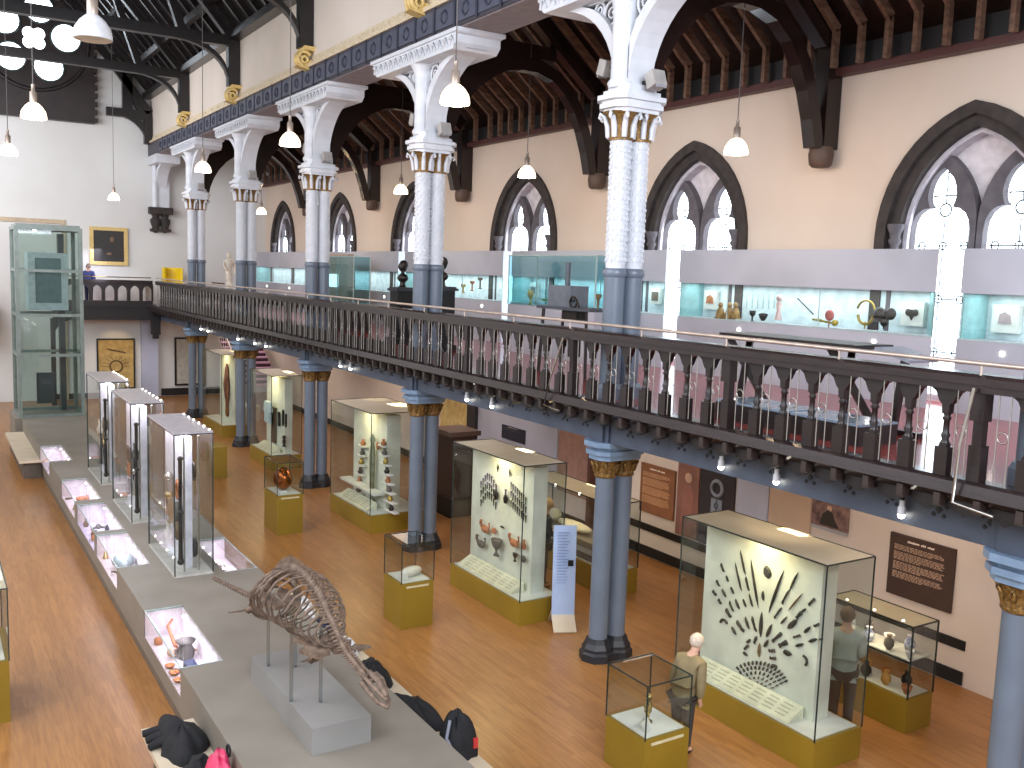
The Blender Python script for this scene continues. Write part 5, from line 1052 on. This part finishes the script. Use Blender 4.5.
# case with pottery by the lower wall, right of the flint case
t = case('low ochre case crowded with pottery beside the dark text panel', 9.62, 10.1, 6.4, 7.6, .42, 1.3, light=12, lightcol=(255, 226, 190), edge=.008)
MB().box(-.2, .2, -.56, .56, .86, .875).build('glass_shelf', mat('shelf_glass', (200, 204, 200), .15), t)
potm = [TERRA, GREYPOT, BRONZE, mat('china_white', (222, 220, 224), .3), mat('ochre_pot', (190, 140, 70), .5), mat('blue_china', (90, 104, 160), .3, col2=(214, 216, 224), scale=18)]
for r, zz in enumerate((.435, .88)):
    for k in range(8):
        yy2 = 6.5+k*.143; x_ = 9.74+(k % 2)*.2; m_ = potm[(k*2+r*3) % 6]; sc_ = .8+.3*((k*37 % 10)/10)
        put('pot', '%s pot on the %s of the pottery case, %s from near end' % (['terracotta', 'grey', 'dark', 'white', 'ochre', 'blue and white'][(k*2+r*3) % 6], ['floor', 'glass shelf'][r], ['first', 'second', 'third', 'fourth', 'fifth', 'sixth', 'seventh', 'eighth'][k]), 'pot', m_, (x_, yy2, zz), lambda b: b.lathe([(.03*sc_, 0), (.065*sc_, .05), (.06*sc_, .11), (.025*sc_, .15), (.04*sc_, .18)] if k % 3 else [(.03, 0), (.07*sc_, .06), (.08*sc_, .1), (.06*sc_, .07)], n=12))
for k in range(3): MB().ball((-.15, -.4+k*.4, 1.29), .02, 6).build('tiny_lamp', LED, t)
# case with the reclining white stone, right of the near blue column
t = case('long ochre case with a white reclining stone figure behind the near blue column', 9.35, 9.98, 11.75, 14.3, .42, 1.55, light=14, edge=.008)
for k in range(4): MB().ball((-.28, -1.1+k*.72, 1.54), .022, 6).build('tiny_lamp', LED, t)
put('reclining_figure', 'white reclining stone figure on grey slabs inside the long case', 'statue', MARBLE, (9.65, 13.1, .78), lambda b: (b.ball((0, 0, .06), .14, 12, 1, 3.6, .55), b.ball((0, .62, .12), .12, 10), b.tube([(0, .75, .1), (0, .8, .3)], [.04, .03], 6)))
tg = thing('stone_slabs', 'stacked grey slabs under the reclining figure', 'slab', (9.65, 13.05, .435))
for k in range(3): MB().box(-.24, .24, -.85+.03*k, .85-.03*k, .115*k, .115*k+.09).build('slab', [GREYPOT, MAUVE, PGREY][k], tg)
put('dark_bust', 'small dark bust at the near end of the long ochre case', 'bust', BRONZE, (9.8, 11.95, .435), lambda b: (b.lathe([(.07, 0), (.1, .1), (.03, .16), (.03, .2)], n=10), b.ball((0, 0, .27), .075, 10)))
# pale blue text stand
t = thing('text_stand', 'narrow pale blue text stand on a folded cream foot near the blue column', 'sign', (7.98, 11.05, 0), -.45)
b = MB(); b.cbox((0, .02, .82), (.34, .03, 1.42), 0, rad(-4)); bd = b.build('board', mat('stand_blue', (172, 192, 222), .5, col2=(160, 180, 214), scale=3), t)
b = MB(); b.bar((0, .02, .22), (0, -.28, .01), .34, .03); b.bar((0, .04, .22), (0, .25, .01), .34, .03); b.build('foot', CREAMB, t)
b = MB(); b.box(.05, .13, -.012, .0, .93, 1.02); b.box(.02, .05, -.012, 0, .55, .58); b.build('dark_mark', BRONZE, t)
b = MB()
for k in range(24): b.box(-.12, .02+.02*(k % 3), -.008, .002, .4+.045*k, .408+.045*k)
b.build('text_lines', mat('stand_ink', (128, 148, 186), .6), t)
# text panels, pictures and coloured boards on the lower wall
XP = WXL-.03
def board(y0, y1, z0, z1, m, lab, name='wall_board', cat='wall panel'): return tag(MB().box(-.0, .025, y0-(y0+y1)/2, y1-(y0+y1)/2, 0, z1-z0).build(name, m, loc=(XP, (y0+y1)/2, z0)), lab, cat)
board(14.25, 16.25, .65, 2.9, mat('brown_pink_board', (170, 134, 122), .6), 'brown-pink wall board behind the near blue column')
board(16.3, 19.7, .65, 2.9, PALEBL, 'wide pale lilac wall board with the small dark blue panel')
board(10.36, 11.05, .65, 2.9, PALEBL, 'narrow pale lilac wall board behind the flint case')
board(9.5, 10.34, .65, 2.9, PEACH, 'peach wall board left of the brown photograph')
board(11.95, 12.5, .65, 2.9, mat('brown_banner', (134, 92, 80), .6, col2=(112, 76, 66), scale=2), 'tall brown banner with a standing figure, right of the lighter text panel')
board(11.1, 11.92, .65, 2.9, mat('dark_banner', (48, 42, 48), .5), 'tall dark banner with a pale carved stone on it')
t = thing('banner_figure', 'faint reddish figure printed on the tall brown banner', 'picture', (XP-.002, 12.22, 1.0)); b = MB(); b.prism([(-.16, -.3), (.16, -.3), (.15, .45), (.08, .6), (-.08, .6), (-.15, .45)], 'x', -.004, 0); b.build('robe', mat('print_red', (150, 100, 88), .6), t); b = MB(); b.T = Matrix.Translation((-.003, 0, .72)) @ Matrix.Rotation(PI/2, 4, 'Y'); b.lathe([(.09, 0), (.09, .004)], n=14); b.build('face', mat('print_face', (196, 160, 140), .6), t)
t = thing('banner_stone', 'pale carved stone pictured on the dark banner', 'picture', (XP-.004, 11.5, 1.0)); b = MB(); b.box(-.004, 0, -.13, .13, -.3, .5); b.ring((-.004, 0, .68), .13, .035, 'x', 18, 5); b.build('stone', mat('print_stone', (136, 142, 156), .6), t); b = MB(); b.ring((-.01, 0, .2), .06, .015, 'x', 12, 4); b.ring((-.01, 0, .38), .045, .012, 'x', 12, 4); b.box(-.01, 0, -.01, .01, -.2, .5); b.build('knotwork', mat('print_knot', (84, 90, 104), .6), t)
def text_panel(y0, y1, z0, z1, m, tm, lab, paras, title=True):
    c = (y0+y1)/2; h = (z1-z0); w_ = (y1-y0); t = thing('information_board', lab, 'sign', (XP, c, z0)); MB().box(-.02, .025, -w_/2, w_/2, 0, h).build('board', m, t)
    rnd = random.Random(3); b = MB()
    if title:
        y = w_*.22
        for n_ in (7, 3, 4):
            for k in range(n_): b.box(-.026, -.02, y-.024, y-.006, h*.895+rnd.uniform(0, .005), h*.925+rnd.uniform(-.004, .006)); y -= .026
            y -= .022
        b.build('title_lettering', TXTW, t)
    b = MB(); z = h*.82; li = h*.0225
    for n_ in paras:
        for k in range(n_):
            y = w_*.42; end = -w_*(.32 if k < n_-1 else rnd.uniform(-.1, .25))
            while y > end:
                l = rnd.uniform(.025, .075); b.box(-.024, -.02, y-l, y, z, z+li*.55); y -= l+.014
            z -= li
        z -= li*1.1
    b.build('lettering', tm, t)
text_panel(7.1, 8.08, .93, 1.8, DGREEN, TXT, 'large dark brown text panel with four paragraphs, right of the flint case', (4, 6, 6, 5))
text_panel(12.56, 13.5, .85, 1.77, mat('text_panel_light', (134, 88, 58), .6, col2=(122, 78, 50), scale=3), mat('panel_lettering2', (206, 158, 118), .7), 'lighter brown text panel with a white title line, between the column and the brown banner', (4, 7, 7, 7))
text_panel(17.55, 18.55, 1.4, 1.72, mat('navy_panel', (34, 38, 58), .4), mat('panel_lettering3', (84, 86, 98), .7), 'small dark blue sign with a white title above the pins case', (3, 3), True)
t = thing('photograph', 'brown photograph of a bearded man leaning on stone, high on the lower wall', 'picture', (XP, 9.14, 1.58)); MB().box(-.02, .025, -.33, .33, 0, .38).build('print', mat('photo_ground', (150, 122, 116), .5, col2=(92, 70, 68), scale=7), t)
b = MB(); b.prism([(-.2, .03), (.16, .03), (.12, .2), (.02, .28), (-.06, .24), (-.12, .12)], 'x', -.026, -.02); b.build('dark_coat', mat('photo_dark', (48, 44, 40), .6), t); b = MB(); b.T = Matrix.Translation((-.024, .0, .3)) @ Matrix.Rotation(PI/2, 4, 'Y'); b.lathe([(.045, 0), (.045, .003)], n=14); b.build('face', mat('photo_face', (226, 196, 170), .6), t); MB().box(-.03, .02, -.33, .33, -.045, 0).build('ledge', MAUVE, t)
t = thing('picture', 'yellow patterned map on the lower wall beyond the third blue column', 'picture', (XP, 20.9, 1.0)); MB().box(-.02, .025, -.72, .72, 0, .95).build('sheet', mat('yellow_map', (226, 204, 140), .6, col2=(204, 176, 110), scale=5), t)
struct(MB().box(11.36, WXL, 19.7, 20.1, 0, 3.1).build('trim_15', mat('door_dark', (44, 40, 46), .5)))
struct(MB().box(11.3, WXL, 14.9, 15.0, 0, 3.1).build('trim_16', mat('door_brown', (92, 62, 52), .5)))
# dark wooden wardrobe-like cabinet
t = thing('dark_cabinet', 'tall dark wooden cabinet behind the third blue column', 'cabinet', (9.75, 17.65, 0))
MB().box(-.36, .3, -.4, .4, 0, .4).build('base', BLACK, t); MB().box(-.32, .26, -.36, .36, .4, 1.75).build('body', mat('cabinet_wood', (64, 44, 40), .4, scale=4), t); MB().box(-.4, .34, -.44, .44, 1.75, 1.85).build('cornice', mat('cabinet_top', (104, 86, 80), .3), t)
# pink stairs at the far end of the aisle
t = thing('staircase', 'staircase with pinkish lit treads at the far end of the aisle', 'staircase', (10.3, 34.2, .9))
for k in range(9): MB().box(-.75, .75, -.9+k*.3, -.55+k*.3, k*.17, k*.17+.05).build('tread', mat('pink_tread', (216, 176, 206), .4), t); MB().box(-.75, .75, -.56+k*.3, -.53+k*.3, k*.17, k*.17+.17).build('riser', mat('dark_riser', (70, 44, 62), .6), t)
b = MB(); b.tube([(-.8, -.9, .75), (-.8, 1.8, 2.25)], .03, 6)
for k in range(9): b.tube([(-.8, -.75+k*.3, k*.17), (-.8, -.75+k*.3, .85+k*.167)], .012, 5)
b.build('handrail', WHITE, t); MB().box(-.7, .7, -.9, 1.8, -.9, -.02).build('base', MAUVE, t)
t = thing('picture', 'black-framed notice on the end wall behind the farthest blue column', 'picture', (8.9, YE-.02, 1.4)); MB().band([(-.5, -1), (.5, -1), (.5, .9), (-.5, .9)], [(-.43, -.93), (.43, -.93), (.43, .83), (-.43, .83)], 'y', -.05, 0, True).build('frame', BRONZE, t); MB().box(-.43, .43, -.03, 0, -.93, .83).build('sheet', mat('notice', (190, 188, 176), .6), t)
tag(MB().box(-.3, .3, -.5, .5, 0, .5).build('white_box_case', WHITE, loc=(9.3, 31.6, 0)), 'white box before the stairs at the far end of the aisle', 'box')

# ------------------------------------------------------------------ visitors
def skin_mesh(name, P, E, R, m, parent, sub=2):
    me = bpy.data.meshes.new(name); me.from_pydata([tuple(Vector(p)*S) for p in P], E, []); me.materials.append(m)
    o = bpy.data.objects.new(name, me); C.objects.link(o); o.parent = parent
    md = o.modifiers.new('Skin', 'SKIN'); md.use_smooth_shade = True; L = me.skin_vertices[0].data
    for i, r in enumerate(R): r = r if isinstance(r, tuple) else (r, r); L[i].radius = (r[0]*S, r[1]*S)
    L[0].use_root = True; s2 = o.modifiers.new('Sub', 'SUBSURF'); s2.levels = sub; s2.render_levels = sub
    return o
def person(loc, rz, lab, top, trou, hair, k=.9, lean=0., arms='down', skin=SKIN):
    t = thing('person', lab, 'person', loc, rz)
    P = [(0, 0, .92), (0, .0, 1.05), (0, .01+lean*.3, 1.25), (0, lean*.6, 1.42), (0, lean*.8, 1.5), (0, .01+lean, 1.56), (0, .03+lean, 1.64), (0, .01+lean, 1.7)]
    R = [(.15, .11), (.13, .1), (.16, .11), (.13, .09), .055, .075, (.08, .095), .05]; E = [(i, i+1) for i in range(7)]
    wr = {}
    for s in (-1, 1):
        n = len(P); P += [(s*.1, 0, .84), (s*.1, .01, .48), (s*.1, -.01, .09), (s*.11, .13, .035)]; R += [.095, .06, .045, .035]; E += [(0, n), (n, n+1), (n+1, n+2), (n+2, n+3)]
        n = len(P); sh = (s*.19, lean*.6, 1.38)
        if arms == 'down': pts = [sh, (s*.24, -.02+lean*.4, 1.12), (s*.23, .08, .88), (s*.23, .11, .8)]
        elif arms == 'front': pts = [sh, (s*.23, .02+lean*.5, 1.12), (s*.12, .24, 1.08), (s*.06, .29, 1.08)]
        else: pts = [sh, (s*.25, -.06, 1.12), (s*.1, -.16, .95), (s*.04, -.17, .93)]
        P += pts; R += [.055, .043, .032, (.03, .018)]; E += [(3, n), (n, n+1), (n+1, n+2), (n+2, n+3)]
        h = Vector(pts[3]); d = (h-Vector(pts[2])).normalized(); side = Vector((0, 1, 0)) if arms == 'down' else Vector((0, 0, 1))
        for q in range(5):
            m_ = len(P); o_ = side*(.018*(q-1.5)) if q < 4 else side*.045; l = (.055, .065, .06, .048, .035)[q]
            P += [tuple(h+d*.02+o_), tuple(h+d*(.02+l)+o_*1.1+Vector((-s*.01, 0, 0)))]; R += [.009, .007]; E += [(n+3, m_), (m_, m_+1)]
    P = [tuple(Vector(p)*k) for p in P]; R = [tuple(v*k for v in r) if isinstance(r, tuple) else r*k for r in R]
    skin_mesh('body', P, E, R, skin, t)
    # clothes follow the same joints, a little wider
    idx = {}
    shirt = [0, 1, 2, 3, 12, 13, 14]; 
    a0 = 8+4; L1 = [12, 13, 14]; off = 4+4+10; L2 = [12+off, 13+off, 14+off]
    P.append((0, 0, .84*k)); R.append((.165*k, .125*k)); V = [0, 1, 2, 3, 4]+L1+L2+[len(P)-1]
    w = lambda r, d: tuple(v+d for v in r) if isinstance(r, tuple) else r+d
    skin_mesh('jacket', [P[v] for v in V], [(0, 1), (1, 2), (2, 3), (3, 4), (3, 5), (5, 6), (6, 7), (3, 8), (8, 9), (9, 10), (0, 11)], [w(R[v], .024) for v in V], top, t)
    V = [0, 8, 9, 10, 8+off, 9+off, 10+off]
    skin_mesh('trousers', [P[v] for v in V], [(0, 1), (1, 2), (2, 3), (0, 4), (4, 5), (5, 6)], [w(R[v], .018) for v in V], trou, t)
    b = MB(); c = Vector(P[6]); b.ball((c.x, c.y-.02*k, c.z+.025*k), .115*k, 16, .9, 1.02, 1.02); b.build('hair', hair, t)
    b = MB(); b.ball((c.x, c.y+.098*k, c.z-.035*k), .016*k, 6, 1, 1, 1.4); b.build('nose', skin, t)
    b = MB()
    for s in (-1, 1): b.ball((c.x+s*.03*k, c.y+.088*k, c.z-.012*k), .009*k, 6)
    b.build('eyes', BLACK, t)
    for s in (-1, 1): b = MB(); b.ball((s*.1*k, .05*k, .035*k), .055*k, 10, .85, 2.1, .62); b.build('shoe', BLACK, t)
    return t
HW = mat('white_hair', (206, 190, 170), .8, scale=30, bump=.4); HB = mat('brown_hair', (104, 80, 60), .8, scale=30, bump=.4)
person((7.0, 7.36, 0), -1.35, 'white-haired man in an olive-brown jacket leaning towards the flint case', mat('olive_jacket', (132, 116, 82), .8, scale=8), mat('dark_trousers', (60, 54, 50), .8), HW, .74, .26, 'down')
person((9.02, 6.85, 0), -.9, 'person in a pale grey-green top and dark trousers behind the flint case', mat('pale_top', (166, 176, 168), .8, scale=8), mat('dark_trousers2', (52, 40, 38), .8), HB, .84, .03, 'front')
person((8.7, 12.7, 0), -1.9, 'person with blond hair and a black top behind the pins case', CLOTHK, mat('brown_trousers', (96, 74, 56), .8), mat('blond_hair', (206, 168, 116), .8, scale=30), .86, .06, 'front')
person((5.25, 37.5, ZG), 2.6, 'person in a dark blue jacket standing on the end gallery', mat('blue_jacket', (52, 62, 116), .8), mat('blue_trousers', (50, 52, 84), .8), mat('grey_hair', (150, 130, 122), .8), .82, 0, 'down')
